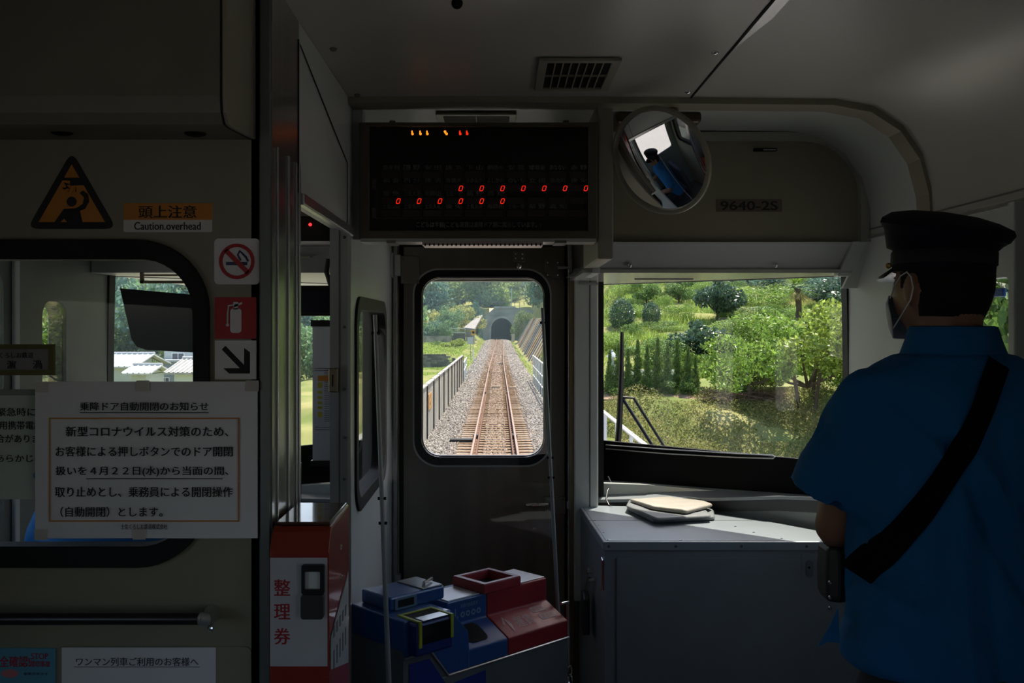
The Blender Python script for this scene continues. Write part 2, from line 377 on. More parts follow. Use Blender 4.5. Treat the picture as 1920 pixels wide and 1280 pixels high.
MB().box(X(1062, YD), X(1068, YD), YD - .03, YD, Z(952, YD), Z(938, YD)).build('strike', alum, d)
for py in (478, 1075): MB().box(X(742, YD), X(752, YD), YD - .03, YD + .01, Z(py + 40, YD), Z(py, YD)).build('hinge', alum, d, bevel=.003)
MB().box(DL + .03, DR - .02, YD - .01, YD + .012, .02, .25).build('kick_plate', steel, d)
# ---- windscreens: oblique front, glass well forward of the bulkhead
ZG0, ZG1 = .935, 1.787
def mir(p): return (-.14 - p[0],) + tuple(p[1:])
G = [(.425, 4.345), (.897, 3.92), (1.30, 3.56)]
def strip(pts, z0, z1, th=.01, M=None):
    b = MB(); d = Vector((0, 0)); n = len(pts); off = []
    for i, p in enumerate(pts):
        a = Vector(pts[max(i - 1, 0)][:2]); c = Vector(pts[min(i + 1, n - 1)][:2]); t = (c - a).normalized(); off.append((p[0] - t.y * th, p[1] + t.x * th))
    b.add([(p[0], p[1], z) for z in (z0, z1) for p in list(pts) + off[::-1]],
          [(i, (i + 1) % (2 * n), (i + 1) % (2 * n) + 2 * n, i + 2 * n) for i in range(2 * n)]
          + [(i, i + 1, 2 * n - 2 - i, 2 * n - 1 - i) for i in range(n - 1)] + [(i + 2 * n, i + 1 + 2 * n, 4 * n - 2 - i, 4 * n - 1 - i) for i in range(n - 1)])
    return b
def side(pts, m): return [mir(p) for p in pts] if m else pts
for m_, nm in ((0, 'windscreen_right'), (1, 'windscreen_left')):
    g = side(G, m_); w = root_struct('window_%d' % k, (g[0][0], g[0][1], ZG0)); k += 1
    th = -.02 if m_ else .02
    strip(g, 1.108, ZG1 + .03, th * .3).build('pane', gl_w, w)
    strip(g, .78, 1.108, th).build('ceramic_band', mat('ceramic_black', (.004, .004, .005), .7, spec=.15), w)
    strip(g, ZG1 - .004, ZG1 + .04, th).build('top_gasket', rubber, w)
    pr = side([(1.262, 3.592), (1.285, 3.572)], m_)
    # curved side pillar gasket
    b = MB(); rows = []
    for i in range(9):
        z = .95 + (ZG1 - .95) * i / 8; bow = .018 * math.sin(math.pi * min(1, (z - .95) / .84) * .5 + .9) - .008
        rows.append(side([(1.238 + bow, 3.545, z), (1.30, 3.545, z), (1.30, 3.60, z), (1.238 + bow, 3.60, z)], m_))
    b.loft(rows).build('side_gasket', rubber, w)
    b = side([(.385, 4.02), (.425, 4.02)], m_)
    xs = sorted((b[0][0], b[1][0]))
    MB().box(xs[0] + .012, xs[1] + .012, 4.10, 4.40, .78, ZG1).build('inner_gasket', rubber, w)
# light wiring loop on the black band of the right screen
lz = lambda px, py: at(px, py, 4.7275 / (1 + .9 * (px - 933) / F) - .004)
lp = [lz(1136, 834), lz(1250, 842), lz(1380, 850), lz(1449, 853), lz(1452, 856), lz(1449, 859), lz(1380, 857), lz(1250, 850), lz(1136, 841)]
MB().tube([p + Vector((0, -.004, 0)) for p in lp], .0026, 6).build('band_trim', alum, bpy.data.objects['window_%d' % (k - 2)])
# below the screens: dash shelf, curved skirt, lower front wall
front = [(.40, 4.08), (.60, 4.03), (.85, 3.88), (1.05, 3.70), (1.25, 3.46)]
for m_ in (0, 1):
    fr = side(front, m_); bk = side([(.40, 4.34), (.60, 4.17), (.85, 3.95), (1.05, 3.775), (1.25, 3.60)], m_)
    hz = [.893, .905, .935, .972, 1.005]; sk = [.862, .864, .880, .915, .945]; b = MB()
    b.add([(p[0], p[1], z) for p, z in zip(fr, hz)] + [(p[0], p[1], .937 + i * .012) for i, p in enumerate(bk)] + [(p[0], p[1], z - .012) for p, z in zip(fr, hz)],
          [(i, i + 1, i + 6, i + 5) for i in range(4)] + [(i, i + 1, i + 11, i + 10) for i in range(4)])
    struct(b.build('trim_%d' % (16 + m_), mat('dash_grey', (.30, .33, .345), .38, var=.08, scale=12), smooth=True))
    b = MB(); b.add([(p[0], p[1] + .004, z - .011) for p, z in zip(fr, hz)] + [(p[0] , p[1] + .012, z) for p, z in zip(fr, sk)], [(i, i + 1, i + 6, i + 5) for i in range(4)])
    struct(b.build('trim_%d' % (18 + m_), mat('skirt_black', (.02, .021, .023), .35)))
    struct(strip(side([(.40, 4.12), (.62, 4.07), (.87, 3.92), (1.07, 3.74), (1.27, 3.48)], m_), 0, .955, -.03 if m_ else .03).build('wall_front_right' if not m_ else 'wall_front_left', white, smooth=True))
# mullion between door and windscreen, and its mirror in the cab
for m_ in (0, 1):
    x0, x1 = sorted((side([(X(1076, 4.0), 0)], m_)[0][0], side([(X(1121, 4.0), 0)], m_)[0][0]))
    o = struct(MB().box(x0, x1, 3.99, 4.13, .5, 1.835).build('trim_%d' % (20 + m_), white, bevel=.006))
    if not m_:
        MB().box(X(1105, 4.0), X(1106.5, 4.0), 3.988, 3.992, .88, 1.80).build('joint', blackm, o)
        MB().box(X(1088, 4.0), X(1121, 4.0), 3.975, 3.99, Z(534, 4), Z(530, 4)).build('ledge', alum, o)
    g_ = MB().add([(x0 - .03, 3.98, 1.80), (x0 + .12, 3.98, 1.90), (x0 + .12, 3.98, 1.80), (x0 - .03, 4.05, 1.80), (x0 + .12, 4.05, 1.90), (x0 + .12, 4.05, 1.80)],
                  [(0, 1, 2), (3, 4, 5), (0, 1, 4, 3), (1, 2, 5, 4), (2, 0, 3, 5)])
    g_.build('gusset', white, o)
# header box over the right windscreen
YH = 3.36
hd = root_struct('trim_22', (.8, YH, 1.79))
x0 = X(1122, YH); zb, zs = Z(512, 3.42), Z(455, YH)
def arch(xa, xb, za, zb_, r, n=12):
    return [(xa, za), (xb, za)] + [(xb - r + r * math.cos(math.radians(a)), zb_ - r + r * math.sin(math.radians(a))) for a in np.linspace(0, 90, n)] + [(xa, zb_)]
MB().plate(arch(x0, XR - .03, zs, Z(262, YH), .19), [], YH, YH + .3, plane='y').build('face_panel', cream, hd)
MB().plate(arch(x0 - .0, XR + .0, zs, Z(250, YH), .22), [arch(x0 + .001, XR - .034, zs + .001, Z(265, YH), .185)], YH - .028, YH + .3, plane='y').build('arch_moulding', mat('arch_grey', (.36, .36, .32), .4), hd, bevel=.004)
b = MB(); a0 = [(x0, YH, zs), (XR - .055, YH, zs), (XR - .085, YH + .06, zb + .006), (x0, YH + .06, zb + .006)]
b.add(a0 + [(x, y + .2, z) for x, y, z in a0], [(0, 1, 2, 3), (4, 5, 6, 7), (0, 1, 5, 4), (1, 2, 6, 5), (2, 3, 7, 6), (3, 0, 4, 7)]).build('sloped_panel', mat('sloped_grey', (.52, .54, .54), .4), hd)
for i, px in enumerate((1181, 1454)):
    MB().ball((X(px, YH + .04), YH + .035, Z(497, YH + .04)), .009, 10).build('screw', chrome, hd, smooth=True)
b = MB(); q = [(XR - .055, YH - .02, zs + .004), (XR - .01, YH - .02, zs + .004), (XR - .035, YH + .05, zb - .01), (XR - .085, YH + .05, zb - .01)]
b.add(q + [(x + .0, y + .05, z) for x, y, z in q], [(0, 1, 2, 3), (4, 5, 6, 7), (0, 1, 5, 4), (1, 2, 6, 5), (2, 3, 7, 6), (3, 0, 4, 7)]).build('end_bracket', white, hd, bevel=.003)
b = MB(); q = [(XR - .012, YH - .03, zs + .02), (XR - .0, YH - .03, zs + .02), (XR - .0, YH + .1, zb - .05), (XR - .05, YH + .1, zb - .05)]
b.add(q + [(x, y + .02, z) for x, y, z in q], [(0, 1, 2, 3), (4, 5, 6, 7), (0, 1, 5, 4), (1, 2, 6, 5), (2, 3, 7, 6), (3, 0, 4, 7)]).build('end_flange', white, hd)
b = MB(); b.add([(x0 - .05, YH + .04, zb), (XR - .04, YH + .04, zb), (XR, 3.6, zb), (.90, 3.93, zb), (.40, 4.40, zb), (x0 - .05, 4.40, zb)] , [(0, 1, 2, 3, 4, 5)])
b.v += [(x, y, z + .012) for x, y, z in b.v]; b.f += [(6, 7, 8, 9, 10, 11)] + [(i, (i + 1) % 6, (i + 1) % 6 + 6, i + 6) for i in range(6)]
b.build('soffit', mat('satin_soffit', (.55, .55, .52), .16, .35), hd)
MB().box(X(1190, 3.8), X(1300, 3.8), 3.80, 3.81, zb - .004, zb).build('soffit_slot', darkg, hd)
o = MB().plate(rrect(X(1412, YH), X(1456, YH), Z(284, YH), Z(278, YH), .003, 3), [], YH - .006, YH, plane='y').build('latch', blackm, hd)
MB().box(X(1430, YH), X(1454, YH), YH - .009, YH - .006, Z(282.5, YH), Z(280.5, YH)).build('latch_tongue', alum, o)
MB().box(x0 - .016, x0 + .006, YH - .0, YH + .32, Z(512, YH), Z(405, YH)).build('end_strip', mat('end_strip', (.55, .58, .60), .4), hd)
# header on the cab side
struct(MB().box(XL, XA - .06, 3.40, 4.45, zb, 2.3).build('trim_23', white, bevel=.004))
# duct post between display and header, filler over the door
struct(MB().box(X(1121, 2.93), X(1150, 2.93), 2.93, 3.42, 1.80, ZT + .02).build('trim_24', mat('duct_beige', (.30, .28, .21), .5), bevel=.004))
struct(MB().box(-.48, .41, 3.56, 4.40, 2.262, 2.33).build('trim_25', white))
for m_ in (0, 1): struct(strip(side([(.36, 4.40)] + G[1:], m_), ZG1 + .02, 2.34, -.03 if m_ else .03).build('trim_%d' % (30 + m_), white))
struct(MB().box(-.53, .40, 4.37, 4.41, 1.80, 2.34).build('trim_26', white))
struct(MB().plate([(1.34, 3.4), (1.34, 3.56), (.90, 3.95), (.40, 4.42), (-.54, 4.42), (-1.04, 3.95), (-1.48, 3.56), (-1.48, 3.4)], [], 2.32, 2.35).build('roof_nose', white)); bpy.data.objects['roof_nose'].name = 'trim_40'
struct(MB().box(XA - .0, XA + .028, 2.96, 3.02, 1.86, 2.25).build('trim_27', white))
# outer skin of the nose below the screens
struct(strip([(-.53, 4.37), (.40, 4.37)], -.9, .0, .02).build('wall_nose', white))
# ================================================================= things in the vestibule
# ceiling vents, screws, knob
def vent(nm, lab, x0, x1, y0, y1, z, nx, ny, fr=.022):
    t = thing(nm, lab, 'vent', ((x0 + x1) / 2, (y0 + y1) / 2, z))
    b = MB().plate(rect(x0, x1, y0, y1), [rect(x0 + fr, x1 - fr, y0 + fr, y1 - fr)], z - .008, z, plane='c'); b.build('frame', creamd, t, bevel=.002)
    MB().box(x0 + fr, x1 - fr, y0 + fr, y1 - fr, z - .002, z - .0005).build('dark_opening', blackm, t)
    for i in range(1, nx):
        x = x0 + fr + (x1 - x0 - 2 * fr) * i / nx; MB().box(x - .0015, x + .0015, y0 + fr, y1 - fr, z - .007, z - .001).build('slat', creamd, t)
    for j in range(1, ny):
        y = y0 + fr + (y1 - y0 - 2 * fr) * j / ny; MB().box(x0 + fr, x1 - fr, y - .0015, y + .0015, z - .007, z - .001).build('slat', creamd, t)
    return t
vent('ceiling_vent', 'square beige ceiling air vent with dark grid of openings', X(1006, 2.6), X(1152, 2.6), 2.44, 2.755, ZT, 8, 2)
vent('ceiling_vent', 'narrow beige vent half hidden above the fare display', X(818, 3.1), X(968, 3.1), 3.06, 3.40, ZT, 2, 16)
for i, (px, py) in enumerate(((625, 92), (670, 178), (1341, 98), (1290, 172))):
    y = .66 * F / (613 - py)
    o = MB().ball((X(px, y), y, ZT), (.009, .009, .006), 12).build('ceiling_screw', chrome if i > 1 else darkg, smooth=True)
    tag(o, ['dark ceiling screw nearest the left wall panel', 'dark ceiling screw just above the left end of the fare display', 'shiny ceiling screw beside the long seam, the nearer one', 'shiny ceiling screw beside the mirror mount, the farther one'][i], 'screw')
tag(MB().ball((X(857, 2.03), 2.03, ZT), (.012, .012, .012), 12).build('ceiling_fitting', blackm, smooth=True), 'small black round fitting on the ceiling at the top edge of the view', 'fitting')

# fare display -------------------------------------------------------------------
YS = 2.90
t = thing('fare_display', 'wide black fare display board with glowing red digits hanging over the front door', 'display', (-.06, YS, 2.25))
x0, x1, z0, z1 = X(673, YS), X(1121, YS), Z(448, YS), Z(229, YS)
casem = mat('display_case', (.085, .075, .045), .45, var=.05)
MB().plate(rect(x0, x1, z0, z1), [rect(X(692, YS), X(1103, YS), Z(432, YS), Z(237, YS))], YS, YS + .02, plane='y').build('bezel', casem, t, bevel=.003)
MB().box(x0 + .002, x1 - .002, YS + .02, YS + .14, z0 + .002, z1 - .002).build('case', casem, t)
MB().box(X(692, YS), X(1103, YS), YS + .012, YS + .018, Z(432, YS), Z(237, YS)).build('screen', mat('screen_black', (.003, .003, .004), .25), t)
for px in (733, 1063):
    MB().tube([(X(px, YS), YS + .04, z1 - .002), (X(px, YS), YS + .04, z1 + .012)], .009, 10).build('bolt', darkg, t)
for px in (740, 1050): MB().box(X(px - 20, YS), X(px + 20, YS), YS + .13, 4.06, z1 - .16, z1 - .12).build('hanger', casem, t)
MB().box(X(676, YS), X(1118, YS), YS - .0, YS + .10, z0 - .008, z0 + .002).build('bottom_tray', alum, t)
pf = MB().box(X(792, YS), X(1018, YS), YS - .004, YS + .1, z0 - .018, z0 - .007).build('perforated_strip', mat('pink_strip', (.55, .45, .40), .4, .3), t)
b = MB()
for i in range(27): 
    px = 796 + i * 8.3; b.box(X(px, YS), X(px + 3, YS), YS - .006, YS - .003, z0 - .020, z0 - .013)
b.build('perforations', blackm, t)
for a_, b_, in ((725, 742), (1040, 1062)): MB().box(X(a_, YS), X(b_, YS), YS - .005, YS + .1, z0 - .012, z0 - .004).build('foot', darkg, t)
FS = facing(0, 0, YS + .012)
cell = mat('cell_brown', (.022, .012, .008), .5); prt = mat('print_dim', (.10, .10, .095), .6)
red = mat('led_red', (.2, 0, 0), .5, emit=(1.0, .02, .004, 1.5)); org = mat('led_orange', (.3, .1, 0), .5, emit=(1.0, .20, .01, 2.2))
cols = [715 + 39.25 * i for i in range(10)]
bc, bt, bl = MB(FS), MB(FS), MB(FS)
rows = [(307, 319, 320, 332), (331, 343, 345, 357), (355, 368, 369, 381), (380, 392, 393, 405)]
names = [['奈半利', '田 野', '安 田', '唐 浜', '下 山', '伊尾木', '安 芸', '球場前', 'あなない', '赤 野'],
         ['和 食', '西 分', '夜 須', '香我美', 'あかおか', 'よしかわ', 'のいち', '立 田', '後免町', '後 免'],
         ['後 免', '土佐大津', '布師田', '土佐一宮', '薊 野', '高 知'],
         ['土佐山田', '土佐長岡', '土佐久礼', '後 免', '土佐大津', '布師田', '土佐一宮', '薊 野', '高 知']]
for r, (n0, n1, c0, c1) in enumerate(rows):
    for i, cx in enumerate(cols):
        bc.plate(rect(X(cx, YS), X(cx + 33, YS), Z(c1, YS), Z(c0, YS)), [], .0005, .0009)
        if i < len(names[r]): bt.text(names[r][i], X(cx + 2, YS), X(cx + 33, YS), Z(n1 - 1.5, YS), Z(n0 + 1, YS), .001)
for r0, s in ((335, '運賃'), (388, '整理')):
    bt.text(s[0], X(696, YS), X(705, YS), Z(r0 + 10, YS), Z(r0, YS), .001); bt.text(s[1], X(696, YS), X(705, YS), Z(r0 + 20, YS), Z(r0 + 11, YS), .001)
bt.text('こどもは半額(こども運賃は乗降ドア横に掲示しています。)', X(780, YS), X(1015, YS), Z(427, YS), Z(415, YS), .001)
for c in cols[:9]: bl.plate(rect(X(c + 35, YS), X(c + 36, YS), Z(408, YS), Z(308, YS)), [], .0005, .0009)
bl.plate(rect(X(692, YS), X(1102, YS), Z(409, YS), Z(408, YS)), [], .0005, .0009)
bc.build('fare_cells', cell, t); bt.build('lettering', prt, t); bl.build('grid_lines', cell, t)
def digit0(px, py, w=7, h=10):
    b = MB(FS); a = X(px - w / 2, YS); c = X(px + w / 2, YS); lo = Z(py + h / 2, YS); hi = Z(py - h / 2, YS); q = .0016; sl = .0035; mid = (lo + hi) / 2
    def bar(xa, xb, za, zb, s0, s1): b.add([(xa + s0, za, .0012), (xb + s0, za, .0012), (xb + s1, zb, .0012), (xa + s1, zb, .0012)], [(0, 1, 2, 3)])
    g = .0004
    bar(a + q, c - q, lo, lo + q, 0, 0); bar(a + q, c - q, hi - q, hi, sl, sl)
    for xa in (a, c - q): bar(xa, xa + q, lo + q, mid - g, 0, sl / 2); bar(xa, xa + q, mid + g, hi - q, sl / 2, sl)
    return b
for i in range(3, 10): digit0(cols[i] + 30, 352).build('digit', red, t)
for i in range(0, 6): digit0(cols[i] + 30, 376).build('digit', red, t)
for px, mm in ((772, org), (787, org), (800, org), (834, org), (862, red), (875, red)):
    b = MB(FS); b.plate(circle(X(px, YS), Z(246, YS), .0022, 8, .005), [], .0005, .001); b.plate(circle(X(px + (.8 if px != 834 else 3), YS), Z(249.5, YS), .0038, 8, .004), [], .0005, .0012)
    if px == 834: b.plate(circle(X(px, YS), Z(245, YS), .004, 8, .003), [], .0005, .001)
    b.build('led_segment', mm, t)
# round convex mirror ----------------------------------------------------------------
mc = Vector((X(1238, 2.85), 2.85, Z(302, 2.85))); tgt = Vector((-.98, 2.62, 1.20))
nv = ((Vector((0, 0, ZC)) - mc).normalized() + (tgt - mc).normalized()).normalized()
t = thing('convex_mirror', 'round convex mirror on a ceiling stem reflecting the driver in blue', 'mirror', (mc.x, mc.y, mc.z))
uu = Vector((0, 0, 1)).cross(nv).normalized(); vv = nv.cross(uu)
MM = frame(mc, uu, vv); rad = .149; RC = .80
b = MB(MM); rings = []
for i in range(0, 15):
    r = rad * i / 14; z = math.sqrt(RC * RC - r * r) - math.sqrt(RC * RC - rad * rad)
    rings.append([(max(r, .0005) * math.cos(2 * math.pi * k / 48), max(r, .0005) * math.sin(2 * math.pi * k / 48), z) for k in range(48)])
b.loft(rings, cap=False); b.add([(0, 0, rings[0][0][2])], [])
o = b.build('reflecting_face', mirror_m, t, smooth=True)
b = MB(MM); ring = []
for a in np.linspace(0, 2 * math.pi, 49)[:-1]:
    ring.append([((rad + .004 + .008 * math.cos(q)) * math.cos(a), (rad + .004 + .008 * math.cos(q)) * math.sin(a), .0 + .010 * math.sin(q)) for q in np.linspace(0, 2 * math.pi, 9)[:-1]])
ring.append(ring[0]); b.loft(ring, cap=False).build('rim', creamd, t, smooth=True)
b = MB(MM); b.loft([[(r * math.cos(2 * math.pi * k / 32), r * math.sin(2 * math.pi * k / 32), z) for k in range(32)] for r, z in ((rad, -.002), (rad * .9, -.02), (rad * .4, -.035))]).build('back_shell', creamd, t, smooth=True)
mt = Vector((X(1262, 2.93), 2.93, ZT))
MB().tube([mt, mt + Vector((0, 0, -.006))], .042, 24).build('mount_flange', creamd, t)
MB().tube([mt, mt + Vector((.002, -.01, -.05)), mc - nv * .04 + Vector((0, 0, .06)), mc - nv * .03], [.016, .015, .013, .013], 12).build('stem', creamd, t, smooth=True)
for a in (200, 270, 340): MB().ball((mt.x + .031 * math.cos(math.radians(a)), mt.y + .031 * math.sin(math.radians(a)), ZT - .007), .004, 6).build('screw', darkg, t)
o = MB().box(X(1152, 3.1), X(1310, 3.1), 3.05, 3.2, Z(235, 3.1), Z(214, 3.1)).build('cable_bracket', mat('bronze_bracket', (.10, .07, .045), .4, .5), bevel=.01); tag(o, 'dark bronze bracket sticking out behind the round mirror', 'bracket')

# number plate on the header
t = MB().plate(rrect(X(1342, YH), X(1466, YH), Z(397, YH), Z(373, YH), .004, 3), [], YH - .003, YH, plane='y').build('car_number_plate', mat('brown_plate', (.15, .115, .085), .5)); tag(t, 'small brown plate lettered 9640-2S on the header over the windscreen', 'number plate')
MB(facing(0, 0, YH - .0032)).text('9640-2S', X(1350, YH), X(1458, YH), Z(394, YH), Z(377, YH)).build('lettering', ink, t)

# overhead box at upper left -------------------------------------------------------------
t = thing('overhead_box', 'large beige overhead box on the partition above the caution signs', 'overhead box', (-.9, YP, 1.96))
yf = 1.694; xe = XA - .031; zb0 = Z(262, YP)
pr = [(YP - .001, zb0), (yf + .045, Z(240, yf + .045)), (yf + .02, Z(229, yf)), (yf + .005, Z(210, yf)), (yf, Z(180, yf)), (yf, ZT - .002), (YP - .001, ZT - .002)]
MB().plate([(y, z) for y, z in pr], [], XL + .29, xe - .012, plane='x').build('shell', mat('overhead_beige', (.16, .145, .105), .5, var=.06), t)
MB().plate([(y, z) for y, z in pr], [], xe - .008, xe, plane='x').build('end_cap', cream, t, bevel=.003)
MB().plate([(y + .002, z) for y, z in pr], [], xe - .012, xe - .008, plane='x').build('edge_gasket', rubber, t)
for px, py in ((116, 250), (366, 252)):
    y = 1.80; MB().ball((X(px, y), y, Z(py, y) + .002), (.020, .02, .006), 14).build('recessed_screw', blackm, t)
MB().add([(X(120, 1.72), 1.72, Z(231, 1.72)), (X(152, 1.72), 1.72, Z(231, 1.72)), (X(137, 1.76), 1.76, Z(243, 1.76))], [(0, 1, 2)]).build('arrow_mark', darkg, t)
# signs on the partition ------------------------------------------------------------------
FP = facing(0, 0, YP)
def PX(p): return X(p, YP)
def PZ(p): return Z(p, YP)
orange = mat('caution_orange', (.55, .20, .015), .5, var=.04)
t = thing('caution_sign', 'orange and black triangle warning sign of a person hitting their head', 'sign', (PX(135), YP, PZ(429)))
def tri(ins):
    A, B_, C_ = (135, 283), (51, 429), (219, 429); cx, cy = 135, 380
    return [(PX(cx + (p[0] - cx) * ins), PZ(cy + (p[1] - cy) * ins)) for p in (B_, C_, A)]
def roundpoly(pts, r, n=5):
    out = []; m = len(pts)
    for i in range(m):
        p = Vector(pts[i]); a = (Vector(pts[i - 1]) - p).normalized(); c = (Vector(pts[(i + 1) % m]) - p).normalized()
        for k in range(n + 1):
            s = k / n; out.append(tuple(p + a * r * (1 - s) ** 2 + c * r * s ** 2))
    return out
MB(FP).plate(roundpoly(tri(1), .022), [], 0, .001).build('black_border', ink, t)
MB(FP).plate(tri(.74), [], .001, .0014).build('orange_field', orange, t)
b = MB(FP)
b.plate(circle(PX(135), PZ(378), PX(144.5) - PX(135), 16), [], .0015, .002)
b.plate([(PX(x), PZ(y)) for x, y in ((102, 418), (120, 392), (148, 390), (150, 392), (156, 420), (128, 418), (121, 410), (112, 418))], [], .0015, .002)
b.plate([(PX(x), PZ(y)) for x, y in ((146, 396), (160, 392), (168, 378), (166, 364), (156, 357), (150, 362), (158, 370), (156, 382), (146, 389), (138, 391))], [], .0015, .002)
b.plate([(PX(x), PZ(y)) for x, y in ((114, 333), (158, 333), (166, 347), (132, 348), (132, 339), (114, 338))], [], .0015, .002)
for i, (x, y, dx, dy) in enumerate(((120, 342, 8, 3), (117, 352, 8, 0), (128, 360, 3, -6), (136, 362, 2, -7), (144, 360, -2, -7), (124, 346, 4, 6))):
    b.plate([(PX(x), PZ(y)), (PX(x + dx * 1.5 + 2), PZ(y + dy * 1.5 - 1)), (PX(x + dx * .6 - 1), PZ(y + dy * .6 + 4))], [], .0015, .002)
b.build('pictogram', ink, t)
t = thing('caution_label', 'orange and white Caution overhead label on the partition', 'label', (PX(315), YP, PZ(435)))
MB(FP).plate(rrect(PX(232), PX(398), PZ(435), PZ(381), .003, 3), [], 0, .001).build('white_backing', mat('label_white', (.66, .64, .60), .5), t)
MB(FP).plate(rect(PX(232), PX(398), PZ(412), PZ(381)), [], .001, .0014).build('orange_band', orange, t)
b = MB(FP); b.text('頭上注意', PX(260), PX(369), PZ(409), PZ(385), .0016); b.text('Caution.overhead', PX(252), PX(377), PZ(431), PZ(416), .0016); b.build('lettering', ink, t)
signw = mat('sign_white', (.70, .70, .70), .45); signr = mat('sign_red', (.42, .012, .022), .45)
t = thing('no_smoking_sign', 'square no smoking sign with red ring', 'sign', (PX(445), YP, PZ(533)))
MB(FP).plate(rrect(PX(402), PX(487), PZ(533), PZ(447), .008, 4), [], 0, .001).build('backing', signw, t)
c0 = (PX(444.5), PZ(490)); r = PX(478) - PX(444.5)
b = MB(FP); b.box(PX(424), PX(464), PZ(497), PZ(491), .001, .0014)
b.tube([(PX(452), PZ(488), .0015), (PX(446), PZ(478), .0015), (PX(450), PZ(470), .0015), (PX(456), PZ(476), .0015), (PX(462), PZ(482), .0015), (PX(466), PZ(490), .0015)], .002, 5)
b.build('cigarette', mat('navy_ink', (.03, .04, .12), .5), t)
b = MB(FP); b.plate(circle(*c0, r, 28), [circle(*c0, r * .8, 28)], .0016, .0022); b.box(-r * .9, r * .9, -.0045, .0045, .0016, .0022, M=FP @ Matrix.Translation((c0[0], c0[1], 0)) @ Matrix.Rotation(math.radians(-45), 4, 'Z')); b.build('prohibition_ring', signr, t)
t = thing('extinguisher_sign', 'red sign with a white fire extinguisher symbol', 'sign', (PX(442), YP, PZ(635)))
MB(FP).plate(rect(PX(403), PX(481), PZ(635), PZ(557)), [], 0, .001).build('backing', signr, t)
b = MB(FP); b.plate(rrect(PX(432), PX(453), PZ(624), PZ(578), .006, 4), [], .001, .0016); b.plate(rect(PX(438), PX(447), PZ(580), PZ(566)), [], .001, .0016)
b.plate([(PX(438), PZ(572)), (PX(454), PZ(566)), (PX(454), PZ(570)), (PX(440), PZ(576))], [], .001, .0016)
b.tube([(PX(440), PZ(571), .0014), (PX(429), PZ(573), .0014), (PX(427), PZ(588), .0014), (PX(427), PZ(606), .0014)], .0017, 5); b.plate(circle(PX(427), PZ(609), .003, 8), [], .001, .0016)
b.build('extinguisher_symbol', signw, t)
t = thing('arrow_sign', 'white sign with black arrow pointing down to the right', 'sign', (PX(442), YP, PZ(710)))
MB(FP).plate(rect(PX(403), PX(481), PZ(711), PZ(638)), [], 0, .001).build('backing', signw, t)
MB(FP).plate([(PX(x), PZ(y)) for x, y in ((416, 655), (423, 648), (458, 684), (458, 652), (469, 660), (469, 700), (430, 700), (419, 690), (450, 690))], [], .001, .0016).build('arrow', ink, t)
# A3 notice ------------------------------------------------------------------------------
t = thing('paper_notice', 'large white notice about automatic doors with orange border taped over the window', 'notice', (PX(280), YP - .018, PZ(1005)))
FN = facing(0, 0, YP - .0185)
b = MB(); n = 8; zt, zb_ = PZ(714), PZ(1005)
b.add([(PX(74 + 413 * i / n), YP - .0180 - .0015 * math.sin(i * 1.3), z) for z in (zb_, zt) for i in range(n + 1)], [(i, i + 1, i + n + 2, i + n + 1) for i in range(n)])
b.build('sheet', paper, t)
FN = facing(0, 0, YP - .0202)
b = MB(FN)
b.text('乗降ドア自動開閉のお知らせ', PX(158), PX(397), PZ(768), PZ(752)); b.box(PX(158), PX(397), PZ(772.5), PZ(771), 0, .0006)
for s, a, c, y0, y1 in (('新型コロナウイルス対策のため、', 132, 434, 797, 816), ('お客様による押しボタンでのドア開閉', 113, 442, 834, 853), ('扱いを４月２２日(水)から当面の間、', 113, 434, 871, 890),
                        ('取り止めとし、乗務員による開閉操作', 112, 442, 909, 928), ('（自動開閉）とします。', 122, 312, 946, 965), ('土佐くろしお鉄道株式会社', 234, 321, 978, 988)):
    b.text(s, PX(a), PX(c), PZ(y1), PZ(y0))
b.box(PX(170), PX(423), PZ(895), PZ(893.5), 0, .0006); b.build('lettering', ink, t)
MB(FN).plate(rect(PX(101), PX(454), PZ(974), PZ(781)), [rect(PX(103.5), PX(451.5), PZ(971.5), PZ(783.5))], 0, .0005).build('orange_border', mat('border_orange', (.50, .14, .03), .6, hue=(.55, .26, .03), scale=3), t)
tape = mat('tape', (.50, .46, .42), .3)
for px, py in ((88, 724), (275, 722), (268, 997), (86, 998), (478, 722)): MB(FN).box(PX(px - 12), PX(px + 12), PZ(py + 10), PZ(py - 10), 0, .0003).build('tape', tape, t)
# notices on the glass further left
t = thing('emergency_notice', 'pale green notice partly behind the large notice at the window left edge', 'notice', (PX(-40), YP, PZ(935)))
MB().box(PX(-170), PX(90), YP + .001, YP + .010, PZ(936), PZ(730)).build('sheet', mat('green_paper', (.50, .56, .50), .6), t)
MB().box(PX(-170), PX(90), YP - .0, YP + .011, PZ(741), PZ(730)).build('top_edge', mat('grey_green', (.25, .28, .24), .5), t)
b = MB(facing(0, 0, YP + .0005))
for s, a, y0, y1 in (('緊急時に、', -6, 764, 780), ('業務用携帯電話', -34, 789, 805), ('場合がありま', -24, 814, 830), ('あらかじめ、', -8, 852, 866)):
    b.text(s, PX(a), PX(a + 16.2 * len(s)), PZ(y1), PZ(y0))
b.build('lettering', ink, t)
MB(facing(0, 0, YP + .0005)).plate(circle(PX(69), PZ(891), .007, 14), [], 0, .0006).build('blue_dot', mat('blue_dot', (.03, .25, .5), .5), t)
t = thing('name_plate', 'name plate in an olive frame behind the window glass', 'name plate', (PX(30), YP, PZ(703)))
MB(FP).plate(rect(PX(-60), PX(104), PZ(703), PZ(645)), [rect(PX(-50), PX(94), PZ(693), PZ(654))], .0, .008).build('olive_frame', mat('olive', (.10, .09, .012), .5), t)
MB(FP).box(PX(-52), PX(96), PZ(694), PZ(653), .0, .004).build('card', mat('card_grey', (.22, .21, .22), .5), t)
